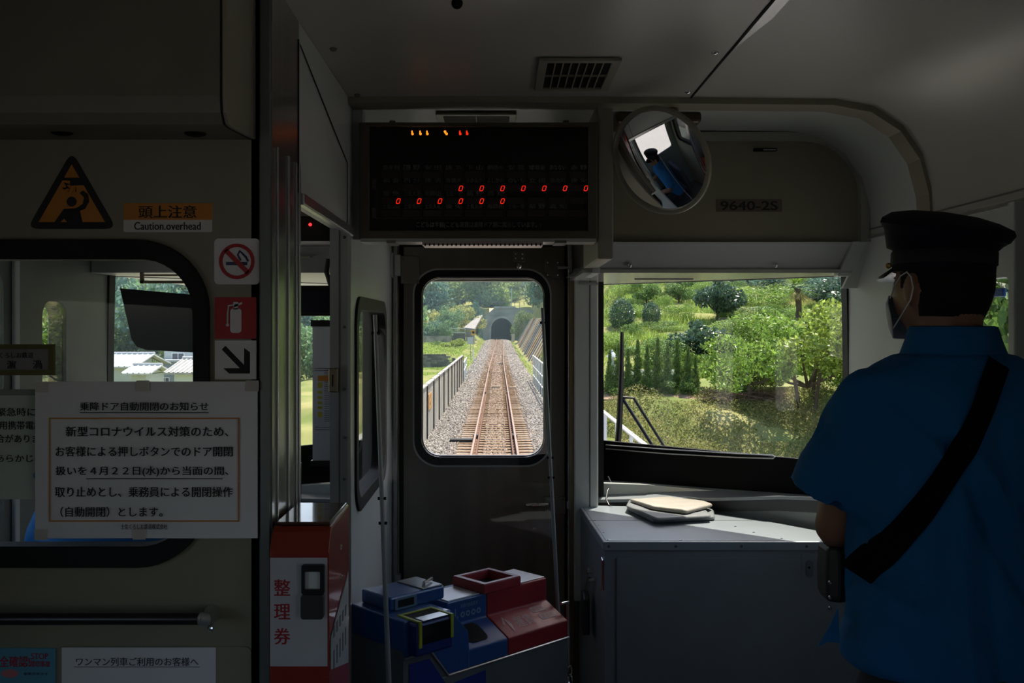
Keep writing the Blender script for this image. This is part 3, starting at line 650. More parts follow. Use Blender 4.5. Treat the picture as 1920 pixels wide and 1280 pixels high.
b = MB(FP); b.text('佐くろしお鉄道', PX(-12), PX(65), PZ(671), PZ(660), .005); b.text('濵', PX(15), PX(33), PZ(691), PZ(675), .005); b.text('渦', PX(63), PX(81), PZ(691), PZ(675), .005); b.build('lettering', ink, t)
# grab rail ---------------------------------------------------------------------------------
t = thing('grab_rail', 'dark horizontal grab rail on the partition below the window', 'handrail', (-.7, 1.83, 1.06))
zr_ = Z(1160, 1.83)
MB().tube([(XL + .02, 1.83, zr_), (X(380, 1.83), 1.83, zr_)], .011, 14).build('bar', mat('rail_dark', (.05, .045, .05), .3, .7), t, smooth=True)
MB().tube([(X(376, 1.83), 1.83, zr_), (X(386, 1.83), 1.828, zr_), (X(393, 1.85), 1.85, zr_ - .004), (X(398, YP), YP, zr_ - .008)], [.0125, .013, .012, .016], 14).build('end_bracket', alum, t, smooth=True)
MB().ball((X(395, 1.84), 1.84, zr_ - .02), .006, 10).build('screw', chrome, t)
# lower boards --------------------------------------------------------------------------------
t = thing('passenger_notice', 'white sheet headed for one-man train passengers below the grab rail', 'notice', (PX(262), YP, PZ(1300)))
MB().plate(rrect(PX(110), PX(472), PZ(1400), PZ(1211), .012, 4), [], YP - .004, YP, plane='y').build('board', creamd, t, bevel=.001)
MB().box(PX(118), PX(406), YP - .0055, YP - .004, PZ(1400), PZ(1212)).build('sheet', paper, t)
b = MB(facing(0, 0, YP - .0056)); b.text('ワンマン列車ご利用のお客様へ', PX(145), PX(374), PZ(1246), PZ(1230)); b.box(PX(141), PX(376), PZ(1248.5), PZ(1247.5), 0, .0005); b.build('lettering', mat('grey_ink', (.07, .07, .08), .7), t)
t = thing('safety_poster', 'light blue poster with red headline at the bottom left corner', 'poster', (PX(20), YP, PZ(1300)))
MB().box(PX(-200), PX(105), YP - .003, YP, PZ(1420), PZ(1214)).build('sheet', mat('poster_blue', (.10, .33, .46), .6), t)
b = MB(facing(0, 0, YP - .0032)); b.text('って安全確認!', PX(-50), PX(58), PZ(1249), PZ(1228)); b.text('STOP', PX(60), PX(92), PZ(1234), PZ(1223)); b.text('踏切事故', PX(58), PX(96), PZ(1249), PZ(1237)); b.build('red_lettering', mat('poster_red', (.42, .01, .03), .6), t)
MB(facing(0, 0, YP - .0032)).plate(circle(PX(20), PZ(1261), PX(36) - PX(20), 16, .008), [], 0, .0005).build('pink_oval', mat('poster_pink', (.55, .18, .2), .6), t)
MB(facing(0, 0, YP - .0032)).text('電車が来ます', PX(46), PX(92), PZ(1264), PZ(1259)).build('small_lettering', mat('grey_ink2', (.07, .07, .1), .7), t)

# ticket machine --------------------------------------------------------------------------------
t = thing('ticket_machine', 'red and white numbered ticket machine at the cab doorway', 'ticket machine', (-.37, 1.97, 0))
bx0, bx1, by0, by1, bz1 = XA + .006, X(617, 1.85), 1.85, 2.10, 1.228
redm = mat('machine_red', (.27, .022, .010), .35, var=.05, coat=.4)
b = MB(); c = .025
pr = [(by0 + .012, .40), (by0, .42), (by0, bz1 - .045), (by0 + .018, bz1 - .012), (by0 + .03, bz1 - .004), (by1, bz1), (by1, .40)]
b.plate(pr, [], bx0, bx1, plane='x').build('body', redm, t, bevel=.004)
MB().box(bx0 + .02, bx1 - .02, by0 + .05, by1 - .03, 0, .40).build('pedestal', darkg, t)
MB().box(bx0 + .004, bx1 - .004, by0 + .035, by1 - .004, bz1 - .003, bz1 + .003).build('top_panel', mat('machine_top', (.10, .045, .035), .12, .2, coat=.6), t, bevel=.002)
fz = lambda p: Z(p, 1.85)
MB().box(X(507, 1.85), X(614, 1.85), by0 - .002, by0 + .001, fz(1248), fz(1045)).build('white_panel', mat('machine_white', (.50, .50, .53), .4), t)
b = MB(facing(0, 0, by0 - .002))
for s, y0, y1 in (('整', 1085, 1116), ('理', 1131, 1160), ('券', 1176, 1207)): b.text(s, X(514, 1.85), X(545, 1.85), fz(y1), fz(y0))
b.build('red_lettering', mat('letter_red', (.36, .01, .015), .5), t)
b = MB().plate(rrect(X(567, 1.85), X(610, 1.85), fz(1111), fz(1056), .004, 3), [rrect(X(573, 1.85), X(602, 1.85), fz(1102), fz(1069), .002, 2)], by0 - .012, by0, plane='y').build('slot_frame', blackp, t, bevel=.001)
MB().box(X(573, 1.85), X(602, 1.85), by0 - .004, by0 - .002, fz(1102), fz(1069)).build('paper_ticket', mat('ticket_paper', (.62, .64, .64), .6), t)
MB().plate(rrect(X(567, 1.85), X(609, 1.85), fz(1156), fz(1111), .005, 3), [], by0 - .018, by0, plane='y').build('ticket_tray', mat('tray_dark', (.035, .034, .035), .4), t, bevel=.002)
for z in (1.16, 1.10): MB().ball((bx1, 1.99, z), (.003, .006, .006), 8).build('side_screw', chrome, t)
M_ = frame((bx1 + .0005, 0, 0), (0, 1, 0), (0, 0, 1))
MB(M_).add([(1.86, .96, 0), (2.08, .90, 0), (2.08, 1.09, 0), (1.86, 1.02, 0), (1.86, .96, .001), (2.08, .90, .001), (2.08, 1.09, .001), (1.86, 1.02, .001)], [(0, 1, 2, 3), (4, 5, 6, 7)]).build('side_label', mat('side_label', (.35, .40, .42), .3), t)
b = MB(M_)
for i in range(5): b.box(1.89 + i * .036, 1.90 + i * .036, .95, .985, .0012, .002); b.box(1.89 + i * .036, 1.905 + i * .036, 1.01, 1.03, .0012, .002)
b.build('side_print', mat('print_grey', (.12, .14, .16), .5), t)
MB(M_).box(1.87, 2.09, .60, .78, 0, .002).build('side_panel', mat('orange_red', (.33, .05, .015), .4), t)

# fare box ----------------------------------------------------------------------------------------
t = thing('fare_box', 'fare box with blue and red slanted tops on a grey cabinet before the door', 'fare box', (-.1, 3.05, 0))
FB = Matrix.Identity(4); u = Vector((.723, .691, 0)).normalized(); v = Vector((-u.y, u.x, 0))
for i in range(3): FB[i][0] = u[i]; FB[i][1] = v[i]; FB[i][2] = (0, 0, 1)[i]
FB[0][3] = -.26; FB[1][3] = 2.755
bl = mat('farebox_blue', (.012, .075, .26), .3, var=.05, coat=.5); bld = mat('farebox_navy', (.008, .022, .16), .4)
rd = mat('farebox_red', (.30, .012, .018), .5, var=.05, coat=.08); fg = mat('farebox_grey', (.13, .15, .155), .45, var=.05)
LU, LV, H0, H1, H2, V1 = .675, .25, .60, .652, .70, .0955
HT = .772
MB(FB).box(.0, LU, .0, LV, .0, H0 - .002).build('cabinet', fg, t, bevel=.006)
def profx(u0, u1, pts, m, nm): 
    b = MB(FB); n = len(pts); b.add([(uu_, p[0], p[1]) for uu_ in (u0, u1) for p in pts], [tuple(range(n)), tuple(range(n, 2 * n))] + [(i, (i + 1) % n, (i + 1) % n + n, i + n) for i in range(n)])
    return b.build(nm, m, t, bevel=.004)
step = [(0, H0), (0, H1), (V1, H2), (V1, HT), (LV, HT), (LV, H0)]
profx(.4045, LU, step, rd, 'red_top')
profx(.2405, .4035, step, bl, 'blue_tray_section')
b = MB(FB); pl = [(0, .685), (.096, .685), (.165, H0), (.245, H0), (.245, H1), (.2395, .71), (.17, .785), (0, .785)]
n = len(pl); b.add([(p[0], vv_, p[1]) for vv_ in (-.002, LV) for p in pl], [tuple(range(n)), tuple(range(n, 2 * n))] + [(i, (i + 1) % n, (i + 1) % n + n, i + n) for i in range(n)])
b.build('blue_body', bl, t, bevel=.004)
MB(FB).box(.0, .24, .002, LV - .002, .59, .70).build('cabinet_neck', fg, t)
MB(FB).box(.03, .235, .10, LV - .01, .785, .825).build('coin_sorter_housing', bl, t, bevel=.006)
MB(FB).box(.155, .232, .105, LV - .02, .825, .829).build('card_reader', mat('reader_grey', (.25, .27, .28), .25), t, bevel=.002)
MB(FB).tube([(.17, .12, .828), (.17, .12, .838), (.225, .15, .838)], .006, 8).build('latch_lever', chrome, t, smooth=True)
o = MB(FB).plate(rrect(.05, .115, .781, .815, .004, 3), [], 0, 1).v
b = MB(FB @ frame((0, .10, 0), (1, 0, 0), (0, 0, 1))); b.plate(rrect(.045, .125, .787, .820, .004, 3), [rrect(.055, .115, .792, .814, .003, 3)], 0, .004).build('display_bezel', mat('bezel_blue', (.12, .2, .3), .4), t)
MB(FB @ frame((0, .10, 0), (1, 0, 0), (0, 0, 1))).box(.055, .115, .792, .814, 0, .002).build('display_window', blackm, t)
# front note slot with yellow-green bracket
MB(FB).box(.012, .150, -.040, .0, .690, .783).build('slot_housing', bld, t, bevel=.008)
MB(FB).box(.03, .135, -.0415, -.02, .722, .774).build('slot_opening', blackm, t)
yg = mat('yellow_green', (.34, .42, .02), .45)
for q_ in ((.02, .03, -.045, -.038, .715, .789), (.135, .145, -.045, -.038, .722, .789), (.02, .03, -.038, .055, .784, .789), (.135, .145, -.038, .055, .784, .789), (.03, .135, .045, .055, .784, .789)): MB(FB).box(*q_).build('green_bracket', yg, t, bevel=.001)
MB(FB).box(.03, .135, -.02, .045, .7845, .786).build('throat', blackm, t)
MB(FB).box(.04, .13, -.038, .0, .786, .7875).build('slot_plate', alum, t)
# coin outlet recess in the slope, note/coin mouth
sl = (H2 - H1) / V1; SL = FB @ frame((0, 0, H1), (1, 0, 0), (0, V1, H2 - H1)); ln = math.hypot(V1, H2 - H1)
MB(SL).plate(rrect(.262, .345, -.0 + .02, ln - .01, .02, 5), [], .0, .0015).build('coin_outlet', blackm, t)
o = MB(SL).box(.0, .0, 0, 0, 0, 0)
pk = mat('print_pink', (.42, .22, .24), .5); pb = mat('print_blue', (.20, .33, .45), .5)
b = MB(SL); b.text('↑', .43, .465, .015, ln - .02, .001); b.text('運賃', .478, .555, .025, ln - .035, .001)
b.plate(rrect(.575, .635, .066, .092, .006, 3), [], .0005, .001); b.plate(rrect(.585, .65, .030, .056, .006, 3), [], .0005, .001); b.build('pink_lettering', pk, t)
b = MB(SL); b.text('整理券', .58, .63, .072, .087, .0014); b.text('運賃箱', .592, .643, .036, .051, .0014); b.build('red_lettering', rd, t)
UP = FB @ frame((0, V1, 0), (1, 0, 0), (0, 0, 1))
b = MB(UP); b.text('↓', .262, .285, .700, .748, .001); b.text('お釣りが出ます', .295, .365, .745, .758, .001)
for i in range(4): b.plate(circle(.303 + i * .022, .725, .009, 14), [circle(.303 + i * .022, .725, .0045, 10)], .0005, .001)
b.build('pale_lettering', pb, t)
# coin hopper frame on the top
rt = MB(FB).plate(rect(.385, .545, .085, .235), [rect(.405, .525, .103, .217)], HT, HT + .03); rt.build('hopper_rim', rd, t, bevel=.003)
MB(FB).box(.405, .525, .103, .217, HT, HT + .004).build('hopper_floor', blackm, t)
b = MB(FB).plate(rect(.387, .543, .087, .233), [rect(.403, .527, .101, .219)], HT + .0302, HT + .0312); b.build('hopper_edge', mat('rim_light', (.40, .20, .21), .25), t)
MB(FB).box(.555, LU - .004, V1 + .006, LV - .004, HT, HT + .004).build('top_plate', mat('plate_silver', (.72, .71, .72), .3, .3), t, bevel=.002)
MB(FB).box(.25, .378, V1 + .006, LV - .03, HT, HT + .003).build('top_plate', mat('plate_silver', (.5, .5, .5), .2), t)
# silver trim along the front, stepped blue sticker
b = MB(FB); tr = [(.17, H0 - .10), (.245, H0), (LU, H0)]
b.tube([(0, -.003, .683), (.096, -.003, .683), (.163, -.003, H0 - .002), (LU, -.003, H0 - .002)], .0035, 6).build('trim_bead', alum, t)
b.__init__(FB); b.plate([(.02, .10), (.33, .10), (.33, .555), (.24, .515), (.165, .452), (.12, .50), (.02, .485)], [], -.0015, 0, M=FB @ frame((0, 0, 0), (1, 0, 0), (0, 0, 1)))
b = MB(FB @ frame((0, -.0, 0), (1, 0, 0), (0, 0, 1))); b.plate([(.02, .10), (.31, .10), (.31, .578), (.158, .570), (.092, .662), (.02, .662)], [], .0, .0012).build('blue_sticker', mat('sticker_blue', (.01, .03, .22), .45), t)
# side latch with chain at the right end
E_ = FB @ Vector((LU, .02, .62))
MB(FB).tube([(LU + .0, .03, .70), (LU + .03, .03, .70), (LU + .033, .03, .58), (LU + .033, .03, .50)], .006, 8).build('side_hasp', chrome, t, smooth=True)
b = MB(FB); 
for i in range(12):
    p = Vector((LU + .035 + .004 * math.sin(i), .03 + .006 * math.cos(i * 2), .50 - i * .028)); q = .009
    b.tube([p + Vector((q * math.cos(a) * (i % 2), q * math.cos(a) * (1 - i % 2), .017 * math.sin(a))) for a in np.linspace(0, 2 * math.pi, 11)], .003, 5)
b.build('chain', chrome, t)
# thin poles with clear sheet ----------------------------------------------------------------------
t = thing('clear_screen', 'clear plastic screen held between two thin grey leaning poles', 'screen', (0, 3.0, 0))
def pole(p0, p1):
    p0 = Vector(p0); p1 = Vector(p1); d = (p1 - p0); k_ = (0.01 - p1.z) / d.z; return p0, p1 + d * k_
a0, a1 = pole(at(703, 590, 2.66), at(728, 1250, 2.62)); b0, b1 = pole(at(1017, 577, 3.31), at(1046, 1140, 3.29))
pm = mat('pole_grey', (.30, .33, .33), .4, .3)
for p, q in ((a0, a1), (b0, b1)):
    o = MB().tube([p, p.lerp(q, .5), q], [.0055, .0065, .009], 10).build('pole', pm, t, smooth=True)
    for f_ in (.03, .30, .34): c_ = p.lerp(q, f_); MB().tube([c_ + Vector((-.011, 0, 0)), c_ + Vector((.011, 0, 0))], .0045, 6).build('clip', blackm, o)
b = MB(); s0, s1 = a0.lerp(a1, .012), a0.lerp(a1, .56); r0, r1 = b0.lerp(b1, .012), b0.lerp(b1, .50); r0.z = s0.z
b.add([s0, r0, r1, s1], [(0, 1, 2, 3)]); b.build('clear_sheet', glass('vinyl', gloss=1.0, ior=1.35, rough=.02), t)

# counter --------------------------------------------------------------------------------------------
CT = .878
t = thing('counter_cabinet', 'blue grey metal counter cabinet under the right windscreen', 'cabinet', (.8, 3.5, 0))
ctm = mat('counter_top', (.33, .375, .40), .34, .15, var=.05, scale=6); cbm = mat('counter_body', (.235, .265, .285), .45, .0, var=.05)
cf0, cf1 = X(1131, 3.35), XR - .002
top = [(cf0, 3.35), (cf1, 3.35), (cf1, 3.40), (1.05, 3.66), (.85, 3.85), (.60, 4.01), (X(1085, 4.04), 4.04)]
MB().plate(top, [], CT - .030, CT).build('top', ctm, t, bevel=.003)
ins = [(cf0 + .012, 3.362), (cf1 - .01, 3.362), (cf1 - .01, 3.39), (1.04, 3.645), (.84, 3.83), (.595, 3.99), (X(1092, 4.02), 4.02)]
for (xa, ya), (xb, yb) in ((ins[0], (.97, 3.362)), (ins[0], ins[6])):
    MB().tube([(xa, ya, CT + .0), (xb, yb, CT + .0)], .0012, 4).build('lid_joint', darkg, t)
MB().tube([(X(1096, 3.9), 3.72, CT), (.98, 3.72, CT)], .0012, 4).build('lid_joint', darkg, t)
body = [(cf0 + .006, 3.358), (cf1, 3.358), (cf1, 3.40), (.34, 4.03)]
MB().plate([(cf0 + .006, 3.358), (cf1, 3.358), (cf1, 3.42), (1.03, 3.66), (.84, 3.84), (.60, 4.0), (X(1086, 4.03), 4.03)], [], .0, CT - .030).build('body', cbm, t)
MB().box(cf0 + .045, cf1 - .01, 3.352, 3.358, .06, CT - .055).build('front_panel', cbm, t, bevel=.002)
for x in (.375, .60, .82, 1.04): MB().ball((x, 3.349, CT - .015), (.005, .003, .005), 8).build('edge_screw', darkg, t)
for x, y in ((.375, 3.375), (.62, 3.372), (.372, 3.5), (.365, 3.62), (.36, 3.71), (.90, 3.50), (.97, 3.40), (.86, 3.60), (.80, 3.73)): MB().ball((x, y, CT), (.005, .005, .003), 8).build('top_screw', chrome, t)
MB().tube([(X(1131, 3.34), 3.355, Z(1048, 3.34)), (X(1131, 3.33), 3.33, Z(1050, 3.33)), (X(1131, 3.33), 3.33, Z(1105, 3.33)), (X(1131, 3.34), 3.355, Z(1107, 3.34))], .0055, 8).build('bar_handle', chrome, t, smooth=True)
MB().plate(rrect(X(1503, 3.35), X(1600, 3.35), Z(1093, 3.35), Z(1038, 3.35), .008, 4), [], 3.349, 3.353, plane='y').build('lock_plate', cbm, t)
o = MB().plate(rrect(X(1511, 3.35), X(1524, 3.35), Z(1081, 3.35), Z(1050, 3.35), .010, 5), [], 3.343, 3.350, plane='y').build('lock_cover', mat('lock_grey', (.16, .19, .21), .3, .4), t)
MB().plate(circle(X(1517.5, 3.34), Z(1064, 3.34), .004, 10) , [], 3.341, 3.344, plane='y').build('keyhole', blackm, o)
ys = 3.62; xs = cf0 - .008
for dy, pz in ((0, 1070), (-.06, 1078)): MB().tube([(xs - .0 , ys + dy, Z(pz, ys)), (xs - .022, ys + dy, Z(pz, ys))], .012, 10).build('side_lock', chrome, t)
struct(MB().box(X(1068, 4.0), X(1076, 4.0), 4.0, 4.05, 0, 1.82).build('trim_28', mat('bulkhead_dark', (.16, .12, .06), .5)))
p = thing('hanging_pouch', 'black pouch hanging by cords from the locks on the cabinet side', 'pouch', (xs - .03, ys, Z(1110, ys)))
xp = xs - .028
MB().plate([(ys - .055, Z(1182, ys)), (ys - .02, Z(1186, ys)), (ys + .045, Z(1176, ys)), (ys + .045, Z(1112, ys)), (ys - .0, Z(1108, ys)), (ys - .055, Z(1116, ys))], [], xp - .012, xp + .012, plane='x').build('pouch_body', mat('pouch_black', (.02, .02, .018), .5), p, bevel=.006)
for dy in (-.04, .0, .03): MB().tube([(xs - .02, ys - .02, Z(1072, ys)), (xp, ys + dy, Z(1112, ys))], .0012, 5).build('cord', mat('cord', (.12, .12, .11), .6), p)
# folded tarp on the counter: three folded layers
t = thing('folded_cloth', 'folded grey canvas sheet lying on the counter', 'cloth', (.62, 3.75, CT))
cl = mat('canvas_grey', (.43, .40, .335), .7, var=.08, scale=12, bump=.2, bscale=220); cle = mat('canvas_edge', (.20, .22, .22), .6, var=.1, scale=20)
def layer(out, z0, z1, m, nm, bulge=.006, n=16, seed=1):
    rnd = random.Random(seed); c = Vector((sum(p[0] for p in out) / len(out), sum(p[1] for p in out) / len(out)))
    P = roundpoly(out, .016, 5); rings = []
    for s, q in ((.97, 0), (1.0, .25), (1.008, .5), (1.0, .78), (.975, 1.0)):
        rings.append([(c.x + (x - c.x) * s, c.y + (y - c.y) * s, z0 + (z1 - z0) * q + (bulge * math.sin(x * 31 + seed) * math.cos(y * 23) if q > .4 else .3 * bulge * math.sin(x * 31 + seed) * math.cos(y * 23))) for x, y in P])
    for s in (.85, .6, .3, .02): rings.append([(c.x + (x - c.x) * s, c.y + (y - c.y) * s, z1 + bulge * math.sin((c.x + (x - c.x) * s) * 31 + seed) * math.cos((c.y + (y - c.y) * s) * 23)) for x, y in P])
    return MB().loft(rings).build(nm, m, t, smooth=True)
def cp(px, py, z=CT): d_ = (ZC - z) * F / (py - 613); return (X(px, d_), d_)
layer([cp(1226, 982), cp(1340, 976), cp(1338, 964), cp(1290, 950), cp(1178, 948), cp(1176, 957)], CT + .001, CT + .018, cle, 'lower_fold', .002, seed=1)
layer([cp(1232, 977, CT + .018), cp(1334, 970, CT + .018), cp(1312, 950, CT + .018), cp(1180, 942, CT + .018), cp(1174, 952, CT + .018)], CT + .0185, CT + .03, cle, 'middle_fold', .003, seed=2)
layer([cp(1286, 965, CT + .03), cp(1337, 951, CT + .03), cp(1290, 934, CT + .03), cp(1180, 941, CT + .03), cp(1222, 956, CT + .03)], CT + .0315, CT + .045, cl, 'top_fold', .004, seed=3)
# cable at the left end of the dash
tag(MB().tube([at(1140, 893, 4.2), at(1146, 905, 4.15), at(1139, 920, 4.08), at(1136, 935, 4.05), at(1142, 947, 4.02), at(1149, 946, 4.0)], .003, 6).build('coiled_cable', blackp, smooth=True), 'thin black cable dropping to the counter beside the mullion', 'cable')
# blue sticker on the right window
o = MB().box(XR - .012, XR - .002, 2.44, 2.62, Z(557, 2.5) - .0, Z(541, 2.5)).build('blue_handle', mat('handle_blue', (.02, .11, .42), .4), bevel=.003); tag(o, 'blue plastic strip fixed across the right side window', 'strip')
o = thing('windscreen_wiper', 'black wiper blade and twin arms outside the right windscreen', 'wiper', (.55, 4.42, 1.1))
wy = 4.40
MB().tube([at(1166, 622, wy), at(1165, 700, wy), at(1161, 800, wy), at(1158, 835, wy)], [.007, .012, .014, .014], 8).build('blade', blackp, o)
MB().tube([at(1168, 745, wy), at(1188, 746, wy), at(1246, 838, wy - .02)], .0065, 8).build('arm', blackp, o); MB().tube([at(1168, 748, wy), at(1225, 838, wy - .02)], .0075, 8).build('arm', blackp, o)
MB().tube([at(1168.5, 624, wy), at(1169, 700, wy)], .002, 5).build('spring_strip', blackp, o)
# ================================================================= people
skin = mat('skin', (.24, .12, .075), .5, var=.06, scale=20); hair = mat('hair_black', (.006, .005, .005), .7, spec=.2)
capm = mat('cap_navy', (.006, .007, .016), .8, spec=.2); shirtm = mat('shirt_blue', (.006, .110, .30), .75, var=.08, scale=3, bump=.25, bscale=400, spec=.2)
trou = mat('trousers_dark', (.010, .011, .016), .8); shoem = mat('shoe_black', (.01, .01, .01), .35); gold = mat('badge_gold', (.6, .42, .12), .3, .9)
def head_mesh(b, M):
    vs = []; fs = []; n, m = 36, 26
    for i in range(m + 1):
        t = math.pi * i / m
        for k in range(n):
            a = 2 * math.pi * k / n; x, y, z = math.sin(t) * math.sin(a), math.sin(t) * math.cos(a), math.cos(t)
            f = max(0, y)
            X_ = .077 * x * (1 - .28 * max(0, -z) ** 1.5); Y_ = .094 * y * (1 + .02 * z) + (.012 if z < 0 else 0) * f - .010 * (1 - f) * max(0, -z); Z_ = .118 * z
            g_ = lambda cx, cz, sx, sz: math.exp(-((X_ - cx) / sx) ** 2 - ((Z_ - cz) / sz) ** 2) * (1 if y > 0 else 0)
            Y_ += .020 * g_(0, -.022, .011, .018) + .008 * g_(0, .0, .007, .022) + .005 * g_(0, .022, .05, .008) - .008 * g_(.030, .002, .016, .012) - .008 * g_(-.030, .002, .016, .012) + .005 * g_(0, -.056, .022, .006) + .006 * g_(0, -.092, .022, .014) - .003 * g_(0, -.064, .02, .003)
            vs.append((X_, Y_, Z_))
    for i in range(m):
        for k in range(n): a = i * n + k; c = i * n + (k + 1) % n; fs.append((a, a + n, c + n, c))
    b.add(vs, fs, M)
    for s in (-1, 1):
        b.ball((.078 * s, -.008, -.008), (.009, .017, .030), 12, M=M); b.ball((.083 * s, -.014, .004), (.006, .014, .020), 10, M=M)
def hand(b, wrist, dirv, palmn, curl=.6, side=1):
    d = Vector(dirv).normalized(); nrm = Vector(palmn).normalized(); w = d.cross(nrm).normalized() * side; wrist = Vector(wrist)
    b.tube([wrist - d * .02, wrist + d * .02, wrist + d * .055, wrist + d * .09], [.024, .026, .032, .026], 10)
    for j, (off, L_) in enumerate(((-.030, .070), (-.010, .080), (.010, .075), (.029, .060))):
        p = wrist + d * .075 + w * off; q = [p]; dd = d.copy()
        for s_ in (.45, .32, .23):
            dd = (dd + nrm * curl * (.8 + .1 * j)).normalized(); q.append(q[-1] + dd * L_ * s_)
        b.limb(q, [.0098, .0092, .0086, .0076], 8)
    p = wrist + d * .02 - w * .022; b.limb([p, p - w * .022 + d * .028 + nrm * .01, p - w * .026 + d * .055 + nrm * .026], [.013, .011, .009], 8)
def cap(parent, M, badge=True):
    b = MB(M); rings = []
    for z, rx, ry, cy in ((.028, .083, .100, 0), (.070, .084, .101, 0), (.078, .095, .112, 0), (.100, .105, .118, -.004), (.112, .114, .125, -.005), (.122, .111, .121, -.005), (.134, .090, .100, 0), (.142, .055, .06, 0), (.145, .004, .004, 0)):
        rings.append([(rx * math.sin(a), cy + ry * math.cos(a), z + (.022 * math.cos(a) if z > .09 else 0) * min(1, rx / .1) + (.004 * math.cos(a) if z <= .07 else 0)) for a in np.linspace(0, 2 * math.pi, 37)[:-1]])
    o = b.loft(rings).build('peaked_cap', capm, parent, smooth=True)
    b = MB(M); rings = []
    for q in np.linspace(-1.05, 1.05, 15):
        rings.append([(.086 * math.sin(q), .100 * math.cos(q), .036), (.100 * math.sin(q), .101 * math.cos(q) + .050 * math.cos(q * 1.35), .020), (.100 * math.sin(q), .101 * math.cos(q) + .050 * math.cos(q * 1.35), .016), (.084 * math.sin(q), .098 * math.cos(q), .030)])
    b.loft(rings).build('visor', mat('visor_black', (.006, .006, .006), .2), o, smooth=True)
    b = MB(M); b.loft([[((.0855 + .001 * s) * math.sin(a), (.1025 + .001 * s) * math.cos(a), z) for a in np.linspace(0, 2 * math.pi, 33)[:-1]] for z, s in ((.042, 0), (.044, 1), (.066, 1), (.068, 0))], cap=False).build('band', mat('cap_band', (.005, .005, .012), .8), o, smooth=True)
    b = MB(M); b.ball((0, .106, .078), (.016, .006, .018), 10); b.build('badge', gold, o, smooth=True)
    for s in (-1, 1): MB(M).ball((.082 * s, .052, .040), .006, 8).build('cap_button', gold, o)
def person(nm, label, loc, yaw, J, head_yaw, head_roll=0, mask=True, group=None, seat=False, vox=.0065, folds=()):
    t = thing(nm, label, 'person', loc); R = Matrix.Translation(Vector(loc)) @ Matrix.Rotation(yaw, 4, 'Z')
    j = {k: R @ Vector(v) for k, v in J.items()}
    HM = Matrix.Translation(j['head']) @ Matrix.Rotation(yaw + head_yaw, 4, 'Z') @ Matrix.Rotation(head_roll, 4, 'Y')
    b = MB(); head_mesh(b, HM)
    b.limb([j['neck'] + Vector((0, 0, -.06)), j['neck'], j['head'] + Vector((0, 0, -.05)) + R.to_3x3() @ Vector((0, -.02, 0))], [.075, .060, .058])
    pz = (j['pelvis'] + Vector((0, 0, -.02)), j['pelvis'] + (j['chest'] - j['pelvis']) * .4, j['chest'], j['chest'] + (j['neck'] - j['chest']) * .6)
    side_ = R.to_3x3() @ Vector((1, 0, 0)); fw_ = R.to_3x3() @ Vector((0, 1, 0)); rings = []
    def ring(c, rx, ry, n=28, p=2.4):
        return [c + side_ * (rx * math.copysign(abs(math.cos(a)) ** (2 / p), math.cos(a))) + fw_ * (ry * math.copysign(abs(math.sin(a)) ** (2 / p), math.sin(a))) for a in np.linspace(0, 2 * math.pi, n + 1)[:-1]]
    b.loft([ring(pz[0], .15, .10), ring(pz[1], .145, .10), ring(pz[2], .165, .11), ring(pz[3], .13, .08), ring(j['neck'], .06, .055)])
    for s in 'LR':
        b.limb([j['sh' + s] + Vector((0, 0, -.02)), (j['sh' + s] + j['el' + s]) * .5, j['el' + s]], [.046, .044, .040]); b.limb([j['el' + s], j['el' + s].lerp(j['wr' + s], .35), j['wr' + s]], [.040, .037, .025])
        d = (j['wr' + s] - j['el' + s]).normalized(); hand(b, j['wr' + s], d, Vector((0, 0, -1)) + side_ * (.3 if s == 'L' else -.3), side=1 if s == 'R' else -1)
        b.limb([j['hip' + s], (j['hip' + s] + j['kn' + s]) * .5, j['kn' + s]], [.085, .075, .055]); b.limb([j['kn' + s], j['kn' + s].lerp(j['an' + s], .35), j['an' + s]], [.054, .055, .036])
        b.limb([j['an' + s], j['an' + s] + fw_ * .05 + Vector((0, 0, -.04)), j['an' + s] + fw_ * .15 + Vector((0, 0, -.05))], [.036, .036, .028])
    body = remesh(b.build('body', skin, t), vox, 2)
    # hair, eyes, brows, mouth
    b = MB(HM); rings = []
    for i in range(13):
        zz = .105 - .0135 * i; r = math.sqrt(max(.02, 1 - (zz / .122) ** 2)); a0 = .55 if zz > .03 else (1.3 if zz > -.01 else 1.75); q = .082 if zz > .02 else .0785; tb = 1 - max(0, -zz) * 1.6
        rings.append([(q * r * tb * math.sin(a), .1005 * r * math.cos(a) * (tb if math.cos(a) < 0 else 1) - .004, zz) for a in np.linspace(a0, 2 * math.pi - a0, 22)] + [(.070 * r * math.sin(a), .086 * r * math.cos(a), zz) for a in np.linspace(2 * math.pi - a0, a0, 22)])
    b.loft(rings).build('hair', hair, t, smooth=True)
    for s in (-1, 1):
        e = MB(HM).ball((.031 * s, .078, .001), (.0125, .009, .007), 12).build('eye', mat('eye_white', (.6, .58, .55), .2), t, smooth=True); MB(HM).ball((.031 * s, .0855, .001), (.0052, .003, .0052), 10).build('iris', mat('iris', (.02, .012, .008), .2), e, smooth=True)
        MB(HM).tube([(.014 * s, .093, .021), (.03 * s, .089, .025), (.047 * s, .076, .019)], [.0025, .003, .0018], 6).build('eyebrow', hair, t)
    MB(HM).tube([(-.021, .090, -.058), (0, .098, -.056), (.021, .090, -.058)], [.002, .004, .002], 6).build('lips', mat('lips', (.28, .09, .07), .4), t)
    cap(t, HM)
